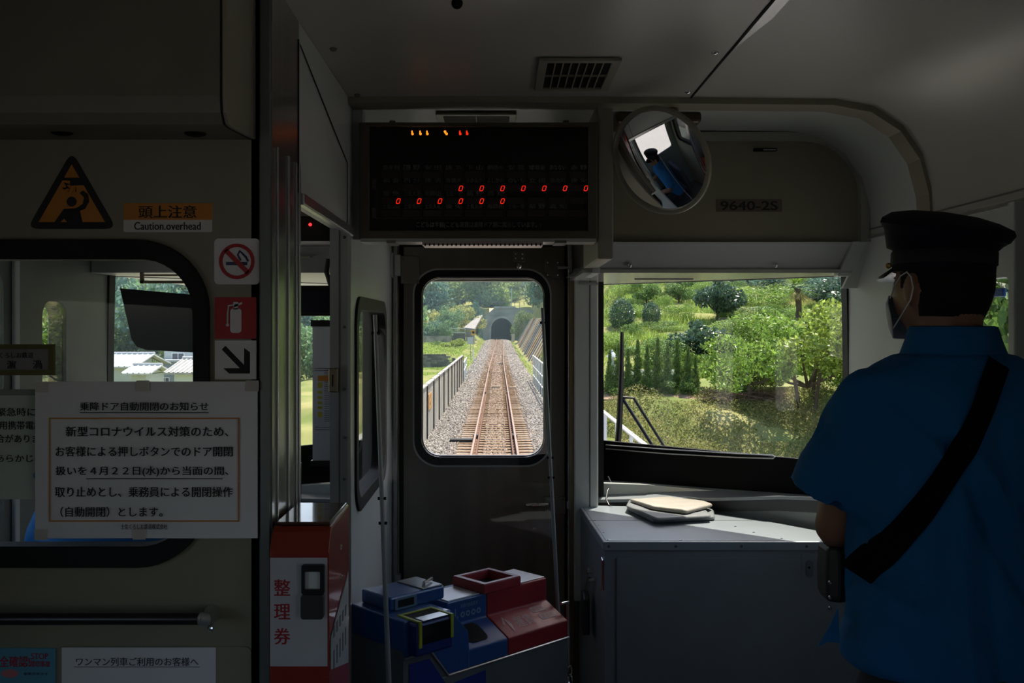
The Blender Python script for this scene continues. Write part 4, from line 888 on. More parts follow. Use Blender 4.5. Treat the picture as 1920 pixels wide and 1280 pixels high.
    if mask:
        mk = mat('mask_white', (.62, .64, .66), .8); b = MB(HM); rings = []
        for zz, g, w in ((-.014, .016, .50), (-.03, .030, .72), (-.055, .028, .80), (-.08, .022, .78), (-.098, .010, .60)):
            rings.append([((.079 + g * .3) * math.sin(a) * (1 - .28 * min(1, -zz / .118) ** 1.5), .092 * math.cos(a) + g * math.cos(a * 1.2) ** 2 + .006, zz) for a in np.linspace(-1.25 * w, 1.25 * w, 15)])
        n_ = 15; mm = b.loft(rings, cap=False, closed=False).build('face_mask', mk, t, smooth=True); sm = mm.modifiers.new('s', 'SOLIDIFY'); sm.thickness = .002
        for s in (-1, 1):
            MB(HM).tube([(.068 * s, .060, -.022), (.080 * s, .035, .000), (.088 * s, .008, .018), (.091 * s, -.012, .024), (.0925 * s, -.026, .014), (.092 * s, -.032, -.006), (.090 * s, -.024, -.028), (.082 * s, .004, -.05), (.064 * s, .052, -.080)], .0013, 6).build('ear_loop', mk, mm)
    # shirt
    Zp = J['pelvis'][2]; Zs = J['shL'][2]; k = (Zs - Zp) / .49
    def zc(v): return Zp + (v - .97) * k if v < 1.46 else Zs + (v - 1.46)
    def cc(z):
        f = (z - J['pelvis'][2]) / (J['neck'][2] - J['pelvis'][2]); f = max(0, min(1, f)); a = Vector(J['pelvis']).lerp(Vector(J['neck']), f); return R @ Vector((a.x, a.y, z))
    b = MB(); b.loft([ring(cc(zc(z)) , rx, ry, 40, 2.5) for z, rx, ry in ((.955, .208, .148), (1.05, .205, .148), (1.18, .200, .142), (1.30, .204, .142), (1.40, .208, .138), (1.46, .198, .124), (1.495, .182, .108), (1.525, .150, .094), (1.548, .112, .084))])
    b.loft([ring(cc(zc(z)) , rx, ry, 30, 2.0) for z, rx, ry in ((1.49, .15, .09), (1.525, .105, .082), (1.55, .082, .076), (1.60, .074, .072))])
    for s, q in (('L', -1), ('R', 1)):
        S0, E = j['sh' + s], j['el' + s]; d = (E - S0); inner = S0 - side_ * q * .06
        b.ball(S0 + Vector((0, 0, -.004)), (.068, .066, .066), 18)
        b.tube([inner, S0 + side_ * q * .012 + Vector((0, 0, -.01)), S0.lerp(E, .35) + side_ * q * .018, S0.lerp(E, .76) + side_ * q * .034], [.062, .066, .070, .080], 20)
    sh = remesh(b.build('shirt', shirtm, t), .010, 5)
    me = sh.data; n = len(me.vertices); co = np.empty(n * 3, np.float32); me.vertices.foreach_get('co', co); co = co.reshape(-1, 3); no = np.empty(n * 3, np.float32); me.vertices.foreach_get('normal', no); no = no.reshape(-1, 3)
    disp = .0050 * np.sin(co[:, 0] * 34 + 4 * np.sin(co[:, 2] * 6)) * np.clip((zc(1.42) - co[:, 2]) / .25, 0, 1) + .002 * np.sin(co[:, 2] * 60 + co[:, 0] * 25)
    for (xa, za), (xb, zb_), w, A in folds:
        dx, dz = xb - xa, zb_ - za; L_ = math.hypot(dx, dz); u_ = ((co[:, 0] - xa) * dx + (co[:, 2] - za) * dz) / L_ ** 2; v_ = ((co[:, 0] - xa) * dz - (co[:, 2] - za) * dx) / L_
        disp += np.where(no[:, 1] < .2, 1.7 * A * np.exp(-(v_ / w) ** 2) * np.exp(-np.clip(np.abs(u_ - .5) - .5, 0, 9) ** 2 * 12), 0)
    co += no * disp[:, None]; me.vertices.foreach_set('co', co.ravel()); me.update()
    cz = [ring(cc(zc(z)), rx, ry, 30, 2.0) for z, rx, ry in ((1.548, .094, .092), (1.575, .084, .083), (1.598, .077, .077), (1.600, .071, .071), (1.56, .074, .074))]
    MB().loft(cz, cap=False).build('collar', shirtm, sh, smooth=True)
    # trousers, belt, shoes
    b = MB(); b.loft([ring(j['pelvis'] + Vector((0, 0, z)), rx, ry, 28) for z, rx, ry in ((.06, .165, .115), (0, .175, .12), (-.07, .17, .12))])
    for s in 'LR':
        b.limb([j['hip' + s], (j['hip' + s] + j['kn' + s]) * .5, j['kn' + s]], [.098, .090, .072]); b.limb([j['kn' + s], j['kn' + s].lerp(j['an' + s], .5), j['an' + s] + Vector((0, 0, .0))], [.072, .066, .058])
    remesh(b.build('trousers', trou, t), .013, 3)
    for s in 'LR':
        a = j['an' + s]; b = MB(); b.loft([[a + fw_ * (y + 0) + side_ * (w * math.cos(q)) + Vector((0, 0, -.075 + h * .5 + h * .5 * math.sin(q))) for q in np.linspace(0, 6.283, 13)[:-1]] for y, w, h in ((-.07, .025, .05), (-.05, .040, .09), (.0, .042, .10), (.06, .048, .07), (.13, .048, .05), (.185, .034, .035), (.20, .01, .02))]); b.build('shoe', shoem, t, smooth=True)
    return t, sh, body
CX, CY = .862, 1.87
J = dict(pelvis=(0, 0, .985), chest=(0, 0, 1.32), neck=(-.008, .0, 1.53), head=(-.014, .025, 1.674), shL=(-.172, 0, 1.462), shR=(.172, 0, 1.462), elL=(-.205, .07, 1.22), elR=(.235, .0, 1.205), wrL=(-.09, .27, 1.14), wrR=(.13, .24, 1.13),
         hipL=(-.095, 0, .93), hipR=(.095, 0, .93), knL=(-.10, .01, .50), knR=(.10, .01, .50), anL=(-.105, 0, .08), anR=(.105, 0, .08))
def fp(a, b, w=.008, A=-.006): y = 1.73; return ((X(a[0], y), Z(a[1], y)), (X(b[0], y), Z(b[1], y)), w, A)
folds = [fp((1700, 760), (1775, 830), .010, -.007), (fp((1790, 860), (1850, 990), .009, -.008)), fp((1850, 990), (1920, 1110), .012, -.008), fp((1820, 840), (1900, 960), .012, .007), fp((1580, 780), (1600, 980), .012, -.006), fp((1640, 800), (1610, 960), .014, -.005),
         fp((1655, 1005), (1670, 1030), .006, -.006), fp((1800, 950), (1810, 1230), .014, .006), fp((1850, 1050), (1880, 1280), .016, -.005), fp((1740, 1000), (1730, 1250), .018, .005), fp((1590, 1090), (1720, 1150), .020, -.009), fp((1600, 1060), (1630, 1200), .012, .005), fp((1720, 870), (1700, 990), .012, -.004), fp((1880, 800), (1890, 930), .014, -.005)]
T, SH, BODY = person('person', 'person in blue polo shirt and black peaked cap standing with back to the camera', (CX, CY, 0), math.radians(8), J, math.radians(9), math.radians(3), folds=folds)
# strap over the back, laid on the shirt
bvh = BVHTree.FromPolygons([v.co.copy() for v in SH.data.vertices], [tuple(p.vertices) for p in SH.data.polygons])
def onback(x, z, off=.004):
    h = bvh.ray_cast(Vector((x, .9, z)), Vector((0, 1, 0))); return (h[0] + Vector((0, -off, 0))) if h[0] is not None else None
pa, pb = (X(1893, 1.74), Z(682, 1.74)), (X(1603, 1.84), Z(1052, 1.84)); dx, dz = pb[0] - pa[0], pb[1] - pa[1]; L_ = math.hypot(dx, dz); nxv, nzv = -dz / L_, dx / L_; rows = []
for i in range(41):
    f = i / 40; cx_, cz_ = pa[0] + dx * f, pa[1] + dz * f - .006 * math.sin(f * math.pi); r_ = []
    for s in (-.020, -.007, .007, .020):
        p = onback(cx_ + nxv * s, cz_ + nzv * s, .005)
        r_.append(p)
    if all(r_): rows.append(r_)
for _ in range(6):
    rows = [rows[0]] + [[(rows[i - 1][k] + rows[i][k] * 2 + rows[i + 1][k]) / 4 for k in range(4)] for i in range(1, len(rows) - 1)] + [rows[-1]]
rows = [[p + Vector((0, -.003, 0)) for p in r_] for r_ in rows]
SM = MB(); 
full = []
for r_ in rows: full.append(r_ + [p + Vector((0, .003, 0)) for p in r_[::-1]])
first, last = rows[0], rows[-1]
# carry on over the shoulder and round the waist
def shift(r_, v, s=1.0): return [p + Vector(v) for p in r_]
pre = [shift(first, (.010, .10, .0)), shift(first, (.006, .045, .014))]; post = [shift(last, (-.012, .025, -.022)), shift(last, (-.016, .065, -.05))]
full = [r_ + [p + Vector((0, .002, -.003)) for p in r_[::-1]] for r_ in pre] + full + [r_ + [p + Vector((.003, .002, 0)) for p in r_[::-1]] for r_ in post]
st = tag(SM.loft(full).build('bag_strap', mat('strap_black', (.0025, .0025, .003), .85, bump=.2, bscale=300, spec=.1), T, smooth=True))
b = MB(); bx = last[1]; hx_, hz_ = X(1603, 1.80), Z(1080, 1.80)
b.loft([[(hx_ + dx_ * sc, 1.92 + dy_ * sc, z_) for dx_, dy_ in ((-.012, .0), (.012, -.015), (.05, 0), (.05, .07), (-.010, .07))] for z_, sc in ((Z(1163, 1.8), .75), (Z(1150, 1.8), .95), (Z(1100, 1.8), 1.0), (Z(1062, 1.8), .9), (Z(1052, 1.8), .6))])
bag = b.build('shoulder_bag', mat('bag_black', (.008, .008, .009), .5), T, bevel=.006); 
for z_ in (1092, 1120, 1140): MB().ball((X(1556, 1.80), 1.80, Z(z_, 1.8)), .0035, 8).build('stud', chrome, bag)
b = MB(); q = [at(1572, 1140, 1.79), at(1575, 1205, 1.79), at(1553, 1203, 1.80), at(1534, 1212, 1.81), at(1556, 1175, 1.80)]
b.add(q + [p + Vector((0, .004, 0)) for p in q], [(0, 1, 2, 3, 4), (5, 6, 7, 8, 9)] + [(i, (i + 1) % 5, (i + 1) % 5 + 5, i + 5) for i in range(5)]).build('shirt_tail', shirtm, SH)
# driver, seated in the cab
DX, DY = -.98, 2.62
J2 = dict(pelvis=(0, -.02, .60), chest=(0, -.01, .93), neck=(0, .0, 1.155), head=(0, .03, 1.290), shL=(-.175, 0, 1.09), shR=(.175, 0, 1.09), elL=(-.23, .10, .86), elR=(.24, .12, .86), wrL=(-.17, .33, .87), wrR=(.15, .33, .87),
          hipL=(-.095, 0, .56), hipR=(.095, 0, .56), knL=(-.13, .42, .58), knR=(.13, .42, .58), anL=(-.13, .42, .09), anR=(.13, .42, .09))
person('person', 'person in blue shirt and dark cap seated at the controls in the cab', (DX, DY, 0), 0, J2, math.radians(8), vox=.009, mask=False)
# ---- cab furniture
t = thing('driver_chair', 'dark driver chair in the cab', 'chair', (DX, DY, 0)); sm2 = mat('seat_cloth', (.03, .035, .05), .8)
MB().box(DX - .23, DX + .23, DY - .20, DY + .24, .38, .47).build('seat_cushion', sm2, t, bevel=.03); MB().box(DX - .22, DX + .22, DY - .31, DY - .22, .50, .98).build('backrest', sm2, t, bevel=.03); MB().tube([(DX, DY, .0), (DX, DY, .38)], .05, 12).build('pedestal', darkg, t)
t = thing('driver_desk', 'black driving desk under the cab windscreen', 'desk', (-.95, 3.5, 0)); bd = mat('desk_black', (.02, .022, .025), .4)
MB().plate([(3.30, 0), (3.30, .78), (3.34, .86), (3.48, .90), (3.54, .90), (3.54, 0)], [], XL + .22, XA - .10, plane='x').build('desk_body', bd, t, bevel=.004)
for x_ in (-1.2, -.8): MB().tube([(x_, 3.38, .86), (x_, 3.36, .95), (x_ + .03, 3.33, .98)], [.014, .012, .016], 10).build('control_lever', blackp, t, smooth=True)
MB().box(-1.12, -.88, 3.50, 3.52, .90, 1.02).build('gauge_panel', mat('gauge_panel', (.05, .06, .07), .4), t)
for x_ in (-1.06, -.94): MB().plate(circle(x_, .96, .045, 20), [], 3.49, 3.50, plane='y').build('gauge', mat('gauge_white', (.5, .5, .5), .4), t)
MB().box(X(545, 2.9), X(582, 2.9), 3.28, 3.30, Z(960, 3.3), Z(945, 3.3)).build('blue_card', mat('card_blue', (.03, .12, .45), .5), t)
o = MB(); yv = 2.95; q = [(X(224, yv), Z(540, yv)), (X(480, yv), Z(563, yv)), (X(480, yv), Z(667, yv)), (X(275, yv), Z(656, yv)), (X(256, yv), Z(650, yv)), (X(246, yv), Z(636, yv))]
o = o.plate(q, [], yv, yv + .012, plane='y').build('sun_visor', mat('visor_tint', (.004, .005, .007), .6, spec=.15), bevel=.003); tag(o, 'large dark tilted sun visor hanging before the cab windscreen', 'sun visor')
t = thing('visor_rail', 'thin bronze rail above the dark sun visor in the cab window', 'rail', (X(320, 3.1), 3.1, 1.8)); br = mat('bronze_rail', (.14, .11, .07), .4, .5)
MB().box(X(262, 3.1), X(480, 3.1), 3.10, 3.112, Z(531, 3.1), Z(526, 3.1)).build('bar', br, t); MB().box(X(262, 3.1), X(268, 3.1), 3.10, 3.112, Z(531, 3.1), Z(510, 3.1)).build('bracket', br, t); MB().box(X(268, 3.1), X(480, 3.1), 3.10, 3.106, Z(517, 3.1), Z(514, 3.1)).build('upper_bar', br, t)
t = thing('cab_monitor', 'dark wide monitor hanging in the cab doorway view', 'monitor', (-.62, 3.25, 1.7)); ym_ = 3.25
MB().box(X(520, ym_), XA - .06, ym_, ym_ + .05, Z(592, ym_), Z(535, ym_)).build('case', blackp, t, bevel=.004); MB().box(X(524, ym_), XA - .07, ym_ - .002, ym_, Z(586, ym_), Z(542, ym_)).build('screen', mat('screen_purple', (.012, .010, .035), .15), t)
MB().tube([(X(620, ym_), ym_, Z(535, ym_)), (X(612, ym_), ym_, Z(510, ym_)), (X(616, ym_), ym_, Z(485, ym_))], .008, 8).build('cable', blackp, t)
t = thing('timetable_board', 'white timetable sheet with yellow blocks standing in the cab', 'timetable', (-.5, 2.95, 1.2)); yt = 2.96
MB().box(X(586, yt), X(650, yt), yt, yt + .006, Z(865, yt), Z(612, yt)).build('sheet', mat('timetable_paper', (.62, .66, .72), .6), t); MB().box(X(583, yt), X(652, yt), yt - .004, yt + .012, Z(612, yt), Z(600, yt)).build('clip', blackp, t); MB().box(X(583, yt), X(652, yt), yt - .004, yt + .03, Z(873, yt), Z(863, yt)).build('foot', blackp, t)
for py, m_ in ((709, 'o'), (722, 'y'), (735, 'y'), (745, 'y'), (755, 'y'), (764, 'y'), (777, 'y')):
    h = 5 if py in (709, 722, 777) else 2.5
    MB().box(X(596, yt), X(604 if m_ == 'y' else 618, yt), yt - .001, yt, Z(py + h, yt), Z(py - h, yt)).build('colour_block', mat('block_orange', (.62, .25, .03), .6) if m_ == 'o' else mat('block_yellow', (.55, .48, .03), .6), t)
b = MB(facing(0, 0, yt - .0002))
for i in range(30): py = 690 + i * 3.4; b.box(X(608, yt), X(620, yt), Z(py + 1, yt), Z(py, yt), 0, .0004)
for py in (690, 694, 800, 805): b.box(X(590, yt), X(620, yt), Z(py + 1, yt), Z(py, yt), 0, .0004)
o = b.build('print', mat('print_dark', (.10, .10, .12), .6), t); o['kind'] = 'stuff'
MB().tube([(-.62, 2.99, .0), (-.60, 2.99, Z(870, yt))], .012, 8).build('stand', blackp, t)
t = thing('cab_equipment_box', 'dark box with a red lamp above the cab doorway', 'box', (-.6, 3.2, 2.0)); yb_ = 3.1
MB().box(XL + .3, XA - .06, yb_, yb_ + .2, Z(452, yb_), Z(405, yb_)).build('case', blackp, t, bevel=.004); MB().ball((X(582, yb_), yb_ - .003, Z(421, yb_)), .005, 8).build('red_lamp', mat('lamp_red', (.3, 0, 0), .5, emit=(1, .02, .02, 4)), t)
o = MB().box(X(562, 3.39) - .1, X(580, 3.39), 3.385, 3.395, Z(485, 3.39), Z(480, 3.39)).build('light_strip', mat('strip_light', (.6, .6, .45), .4)); tag(o, 'thin pale strip on the cab header seen through the doorway', 'strip')
o = MB().box(XL + .002, X(29, 2.84), 2.84, 2.87, 0, 1.85).build('cab_door_edge', mat('pale_panel', (.62, .66, .66), .5), bevel=.004); tag(o, 'pale upright cab door edge at the left of the partition window', 'door')
# ================================================================= the line and its surroundings
RZ = ZC - 3.05                                  # top of rail
def railz(y): return RZ + .8 * ss(90, 190, y)
def Rn(z): return ZC + z
def hgt(x, y):
    x = np.asarray(x, float); y = np.asarray(y, float)
    rz = railz(y)
    left_n = Rn(np.interp(y, [-60, 58, 66, 85, 99.4, 100.2, 125, 150, 170, 200, 260, 360], [-7.2, -7.0, -5.0, -4.3, -4.1, -2.9, -2.7, -2.4, -1.6, 2.0, 10, 26]))
    left_f = Rn(np.interp(y, [-60, 60, 104, 125, 170, 220, 360], [-7.0, -6.8, -6.2, -4, 2, 10, 30]))
    k = ss(-24, -13, x); L = left_n * k + left_f * (1 - k)
    L = L + np.where(y < 70, np.clip(-38 - x, 0, 80) * .5, np.clip(-60 - x, 0, 80) * .3)
    R0 = Rn(np.interp(y, [-60, 14, 30.5, 33.5, 36.5, 37.3, 45, 85, 130, 190, 300, 360], [-5.6, -6.0, -6.4, -4.3, -2.75, -2.52, -2.42, 4.4, 8.2, 10, 19, 26]))
    R0 = R0 + np.clip(x - 26, 0, 60) * .35
    a = np.where(y > 63, 4.6, 2.2); b_ = np.where(y > 63, 9.5, 3.4)
    s = np.clip((x - a) / (b_ - a), 0, 1); s = s * s * (3 - 2 * s)
    low = np.where(y > 61, rz - .45, Rn(-6.6))
    R = np.where((y > 36), low * (1 - s) + R0 * s, R0)
    # grassy embankment on the left beyond the viaduct
    e = ss(-5.6, -2.2, x); L = np.where(y > 61, (rz - .40) * e + L * (1 - e), L)
    z = np.where(x < 0, L, R)
    mid = (np.abs(x) < 2.2) & (y > 61); z = np.where(mid, rz - .55, z); z = np.where((np.abs(x) < 2.5) & (y <= 61), Rn(-7.2), z)
    # the hill over the tunnel
    over = Rn(np.interp(y, [190, 191, 205, 260, 360], [-9, 3.6, 4.2, 11, 27])); z = np.where((y > 190.6) & (x > -7), np.maximum(z, over), z)
    return z
def H(x, y): return float(hgt(x, y))
def hit(px, py, y0=20, y1=330):
    """where the line of sight through that pixel meets the ground"""
    last = None
    y = y0
    while y < y1:
        if Z(py, y) < H(X(px, y), y): break
        y += .25
    return Vector((X(px, y), y, H(X(px, y), y)))
xs = np.concatenate([np.arange(-150, -30, 4), np.arange(-30, -6, .8), np.arange(-6, 12, .4), np.arange(12, 40, .8), np.arange(40, 151, 4)])
ys_ = np.concatenate([np.arange(-60, 28, 3), np.arange(28, 62, .5), np.arange(62, 130, .7), np.arange(130, 192, 1.0), np.array([192.]), np.arange(194, 361, 2.5)])
XX, YY = np.meshgrid(xs, ys_); ZZ = hgt(XX, YY)
rs = np.random.RandomState(3)
bump = .12 * np.sin(XX * 1.1 + 2 * np.sin(YY * .7)) + .1 * np.sin(YY * 1.7 + XX * .6) + .08 * rs.rand(*XX.shape)
ZZ = ZZ + np.where((np.abs(XX) > 3.0), bump, 0)
nx, ny = len(xs), len(ys_); idx = np.arange(nx * ny).reshape(ny, nx)
Q = np.stack([idx[:-1, :-1], idx[:-1, 1:], idx[1:, 1:], idx[1:, :-1]], -1).reshape(-1, 4)
grass_g = mat('ground_grass', (.20, .28, .07), .9, var=.3, scale=.35, hue=(.36, .33, .14), bump=.6, bscale=2.0, spec=.1)
fc = np.stack([XX, YY], -1).reshape(-1, 2)[Q].mean(1); Q = Q[~((np.abs(fc[:, 0] - .8) < 2.5) & (fc[:, 1] > 189.2) & (fc[:, 1] < 193))]
_t = grass_g.node_tree; _n = _t.nodes; _b = _n['Principled BSDF']; _src = _b.inputs['Base Color'].links[0].from_socket
_tc = _n.new('ShaderNodeTexCoord'); _sp = _n.new('ShaderNodeSeparateXYZ'); _t.links.new(_tc.outputs['Object'], _sp.inputs[0]); _mr = _n.new('ShaderNodeMapRange'); _mr.inputs['From Min'].default_value = 27; _mr.inputs['From Max'].default_value = 24; _t.links.new(_sp.outputs['Y'], _mr.inputs['Value'])
_mx = _n.new('ShaderNodeMix'); _mx.data_type = 'RGBA'; _mx.inputs[7].default_value = (.26, .25, .24, 1); _t.links.new(_mr.outputs[0], _mx.inputs[0]); _t.links.new(_src, _mx.inputs[6]); _t.links.new(_mx.outputs[2], _b.inputs['Base Color'])   # unseen ground greyed so less green light bounces into the car
g = np_mesh('ground', np.stack([XX, YY, ZZ], -1).reshape(-1, 3), Q, grass_g, smooth=True); struct(g)
# ---- leaves
leafy = {}
def leaf_mat(nm, col, rough=.45, tr=.35, isl=.45, spec=.4, hue=None, sc=.8): leafy[nm] = mat('leaf_' + nm, col, rough, island=isl, trans=tr, spec=spec, var=.2, scale=sc, hue=hue); return leafy[nm]
leaf_mat('lime', (.22, .35, .06), tr=.4, isl=.65); leaf_mat('mid', (.14, .25, .055), tr=.35, isl=.6); leaf_mat('olive', (.29, .38, .07), tr=.4, isl=.65); leaf_mat('dark', (.028, .075, .035), .3, .2)
leaf_mat('gloss', (.085, .16, .09), .25, .3, spec=.9); leaf_mat('grass', (.30, .42, .09), .6, .5); leaf_mat('dry', (.45, .38, .17), .7, .4)
leaf_mat('far', (.19, .32, .15), .6, .45, .4); leaf_mat('farlime', (.25, .34, .11), .6, .5, .4); leaf_mat('teal', (.11, .22, .17), .6, .4, .4); leaf_mat('conifer', (.13, .21, .05), .6, .3)  # far, farlime and teal carry distance haze painted into the leaf colour
leaf_mat('autumn', (.38, .41, .13), .6, .45)
def leaf_quads(P, size, rs, up=.3, asp=.5, N=None):
    n = len(P); d = rs.normal(size=(n, 3)); d /= np.linalg.norm(d, axis=1, keepdims=True)
    w = rs.normal(size=(n, 3)); w[:, 2] += up
    if N is not None: w += N
    w -= d * (w * d).sum(1, keepdims=True); w /= np.linalg.norm(w, axis=1, keepdims=True) + 1e-6
    e = np.cross(w, d); s = (size * (.6 + .8 * rs.rand(n)))[:, None]
    V = np.stack([P - d * s, P + e * s * asp, P + d * s, P - e * s * asp], 1).reshape(-1, 3)
    return V, np.arange(4 * n).reshape(n, 4)
def crown_pts(lumps, n, rs, shell=.6):
    vol = np.array([l[3] * l[4] * l[5] for l in lumps]) ** .67; k = rs.choice(len(lumps), n, p=vol / vol.sum()); L = np.array(lumps)[k]
    d = rs.normal(size=(n, 3)); d /= np.linalg.norm(d, axis=1, keepdims=True); r = (shell + (1 - shell) * rs.rand(n) ** .7)[:, None] * (1 + .10 * rs.normal(size=(n, 1)))
    return L[:, :3] + d * r * L[:, 3:], d
def rand_lumps(rs, w, h, n, z0=.35, lr=.42):
    out = []
    for i in range(n):
        a = rs.rand() * 6.283; q = rs.rand() ** .6; zz = z0 + (1 - z0) * rs.rand(); q *= math.sqrt(max(.05, 1 - ((zz - .6) / .55) ** 2)); r = lr * (.6 + .5 * rs.rand())
        out.append((math.cos(a) * q * w * .55, math.sin(a) * q * w * .55, zz * h * .86, r * w * .62, r * w * .62, r * h * .45))
    return out
def tree_proto(name, w, h, nl, lsize, m, seed, trunk=True, lumps=None, z0=.35, lr=.42, nlump=12, stems=1, barkc=(.10, .075, .05), shell=.6, up=.3, asp=.5):
    rs = np.random.RandomState(seed); t = thing(name, None, None)
    lumps = lumps or rand_lumps(rs, w, h, nlump, z0, lr)
    P, N = crown_pts(lumps, nl, rs, shell); P[:, 2] = np.abs(P[:, 2]); V, Fq = leaf_quads(P, lsize, rs, up, asp, N * .6)
    f = np_mesh('foliage', V, Fq, m, t); f['kind'] = 'stuff'
    if trunk:
        b = MB(); bk = mat('bark_%d' % int(barkc[0] * 100), barkc, .9, var=.3, scale=6)
        for s in range(stems):
            a = 6.283 * s / max(1, stems) + rs.rand(); sp = (0 if stems == 1 else .12 * w)
            b.tube([(sp * .3 * math.cos(a), sp * .3 * math.sin(a), -.3), (sp * math.cos(a), sp * math.sin(a), h * .25), (sp * 1.6 * math.cos(a), sp * 1.6 * math.sin(a), h * .6)], [.035 * h / stems ** .5, .028 * h / stems ** .5, .014 * h], 7)
        for l in lumps[:7]: b.tube([(0, 0, h * .2), (l[0] * .5, l[1] * .5, l[2] * .65), (l[0], l[1], l[2])], [.018 * h, .012 * h, .005 * h], 5)
        b.build('trunk', bk, t)
    return t
PROTO_USED = {}
def plant(proto, x, y, w, h, label, cat='tree', group=None, rot=None, name=None, sink=.05, z=None):
    """place a copy scaled so that it is w wide and h tall; the prototype is one unit wide and tall"""
    o = proto if proto.name not in PROTO_USED else copy_thing(proto)
    if proto.name not in PROTO_USED: PROTO_USED[proto.name] = 1
    o.location = (x, y, (H(x, y) if z is None else z) - sink); o.scale = (w, w, h); o.rotation_euler = (0, 0, random.random() * 6.28 if rot is None else rot)
    o['label'] = label; o['category'] = cat
    if group: o['group'] = group
    elif 'group' in o: del o['group']
    return o
P_lime = tree_proto('leafy_tree', 1, 1, 7000, .022, leafy['lime'], 1)
P_mid = tree_proto('broadleaf_tree', 1, 1, 6500, .026, leafy['mid'], 2, z0=.3)
P_olive = tree_proto('spreading_tree', 1, 1, 6500, .024, leafy['olive'], 3, stems=3, z0=.4)
P_bush = tree_proto('round_bush', 1, 1, 5200, .030, leafy['gloss'], 4, trunk=False, lumps=[(0, 0, .5, .5, .5, .5)], shell=.8, up=.9)
P_bush2 = tree_proto('green_bush', 1, 1, 5000, .024, leafy['mid'], 5, trunk=False, z0=.15, nlump=10, lr=.5)
P_lbush = tree_proto('lime_bush', 1, 1, 5000, .024, leafy['lime'], 6, trunk=False, z0=.1, nlump=12, lr=.5)
P_mag = tree_proto('glossy_tree', 1, 1, 3600, .042, leafy['gloss'], 7, z0=.25, nlump=12)
P_con = tree_proto('hedge_conifer', 1, 1, 6500, .026, leafy['conifer'], 8, lumps=[(rsx * .12 * (1.1 - zz), rsy * .12 * (1.1 - zz), zz * .96, .40 * min(1, 1.18 - zz) * (1 + .30 * rsx) * (1 + .2 * rsy), .40 * min(1, 1.18 - zz) * (1 + .3 * rsy), .07) for zz, rsx, rsy in [(i / 16 + .02, math.sin(i * 5.1), math.cos(i * 3.7)) for i in range(16)]], shell=.25)
P_far = tree_proto('forest_tree', 1, 1, 3800, .034, leafy['far'], 9, z0=.2, nlump=14, lr=.45, trunk=False)
P_farl = tree_proto('pale_forest_tree', 1, 1, 3800, .034, leafy['farlime'], 10, z0=.2, nlump=14, lr=.45, trunk=False)
P_teal = tree_proto('dark_forest_tree', 1, 1, 3800, .032, leafy['teal'], 11, z0=.15, nlump=12, lr=.5, trunk=False)
P_aut = tree_proto('yellowing_tree', 1, 1, 4200, .032, leafy['autumn'], 12, z0=.1, nlump=12, lr=.5, trunk=False)
def place(proto, pxc, pyb, pxw, pyh, label, cat='tree', group=None, y=None, rot=None, depth=None):
    p = hit(pxc, pyb) if y is None else Vector((X(pxc, y), y, H(X(pxc, y), y)))
    k = p.y / F; return plant(proto, p.x, p.y, pxw * k, (pyh * k if y is None else max(.5, Z(pyb - pyh, y) - p.z)), label, cat, group, rot)
# right hillside, as the windscreen shows it
place(P_bush, 1166, 622, 46, 62, 'large round dark bush with pale leaf tips at the left of the hillside', 'bush')
place(P_bush, 1221, 611, 34, 44, 'smaller round dark bush standing alone on the hillside grass', 'bush')
place(P_bush2, 1184, 634, 44, 32, 'low green bush just below the large round dark bush', 'bush')
place(P_bush2, 1190, 580, 26, 26, 'small bush between and behind the two round dark bushes', 'bush')
place(P_mid, 1212, 572, 60, 52, 'shady tree at the top left of the hillside above the round bushes')
place(P_lbush, 1245, 585, 34, 36, 'lime green bush under the tree with the thick short trunk', 'bush')
place(P_mid, 1273, 572, 62, 56, 'tree with a thick short trunk at the top of the hillside')
place(P_mag, 1345, 604, 74, 92, 'tall glossy leaved tree at the upper middle of the hillside')
place(P_lbush, 1430, 578, 110, 46, 'wide lime green thicket along the top of the hillside', 'bush')
place(P_bush2, 1315, 562, 60, 30, 'low dark shrub between the thick trunk tree and the glossy tree', 'bush')
place(P_bush2, 1440, 600, 100, 30, 'dark shrub line under the lime thicket left of the palm', 'bush')
place(P_mag, 1570, 582, 90, 66, 'pale glossy tree at the upper right beside the palm')
place(P_mag, 1318, 688, 96, 96, 'big dark glossy magnolia-like tree in the middle of the slope')
place(P_bush2, 1240, 690, 90, 66, 'dark green shrub left of the big glossy tree on the slope', 'bush')
place(P_lime, 1290, 705, 80, 50, 'bright green sapling in front of the big glossy tree')
place(P_lbush, 1520, 655, 120, 60, 'lime green thicket below the palm trunk', 'bush')
place(P_lbush, 1430, 650, 110, 66, 'pale green thicket in the middle right of the slope', 'bush')
place(P_lime, 1405, 755, 165, 185, 'green tree with low spreading branches above the brushwood pile')
place(P_mid, 1395, 748, 50, 60, 'dense green shrub at the foot of the spreading branches', 'bush')
place(P_olive, 1515, 765, 215, 195, 'large yellow green tree on several stems at the right of the lawn')
place(P_lime, 1590, 748, 130, 160, 'leafy tree at the right edge of the windscreen')
place(P_lbush, 1470, 700, 90, 70, 'yellow green bush between the two large lawn trees', 'bush')
hx = [(1143, 88, 30), (1160, 100, 34), (1178, 92, 30), (1196, 108, 34), (1214, 100, 30), (1233, 112, 36), (1252, 104, 32), (1270, 110, 34), (1290, 96, 34), (1304, 76, 28)]
for i, (px, h, w) in enumerate(hx): place(P_con, px, 741 - (i % 2) * 2, w, h, 'slim dark conifer in the clipped row along the lawn edge', 'conifer', 'conifers in the row along the lawn edge')
for px, w in ((1150, 44), (1185, 50), (1222, 46), (1258, 50), (1292, 44)): place(P_bush2, px, 741, w, 34, 'low dark hedge bush filling the foot of the conifer row', 'bush', 'low hedge bushes under the conifers')
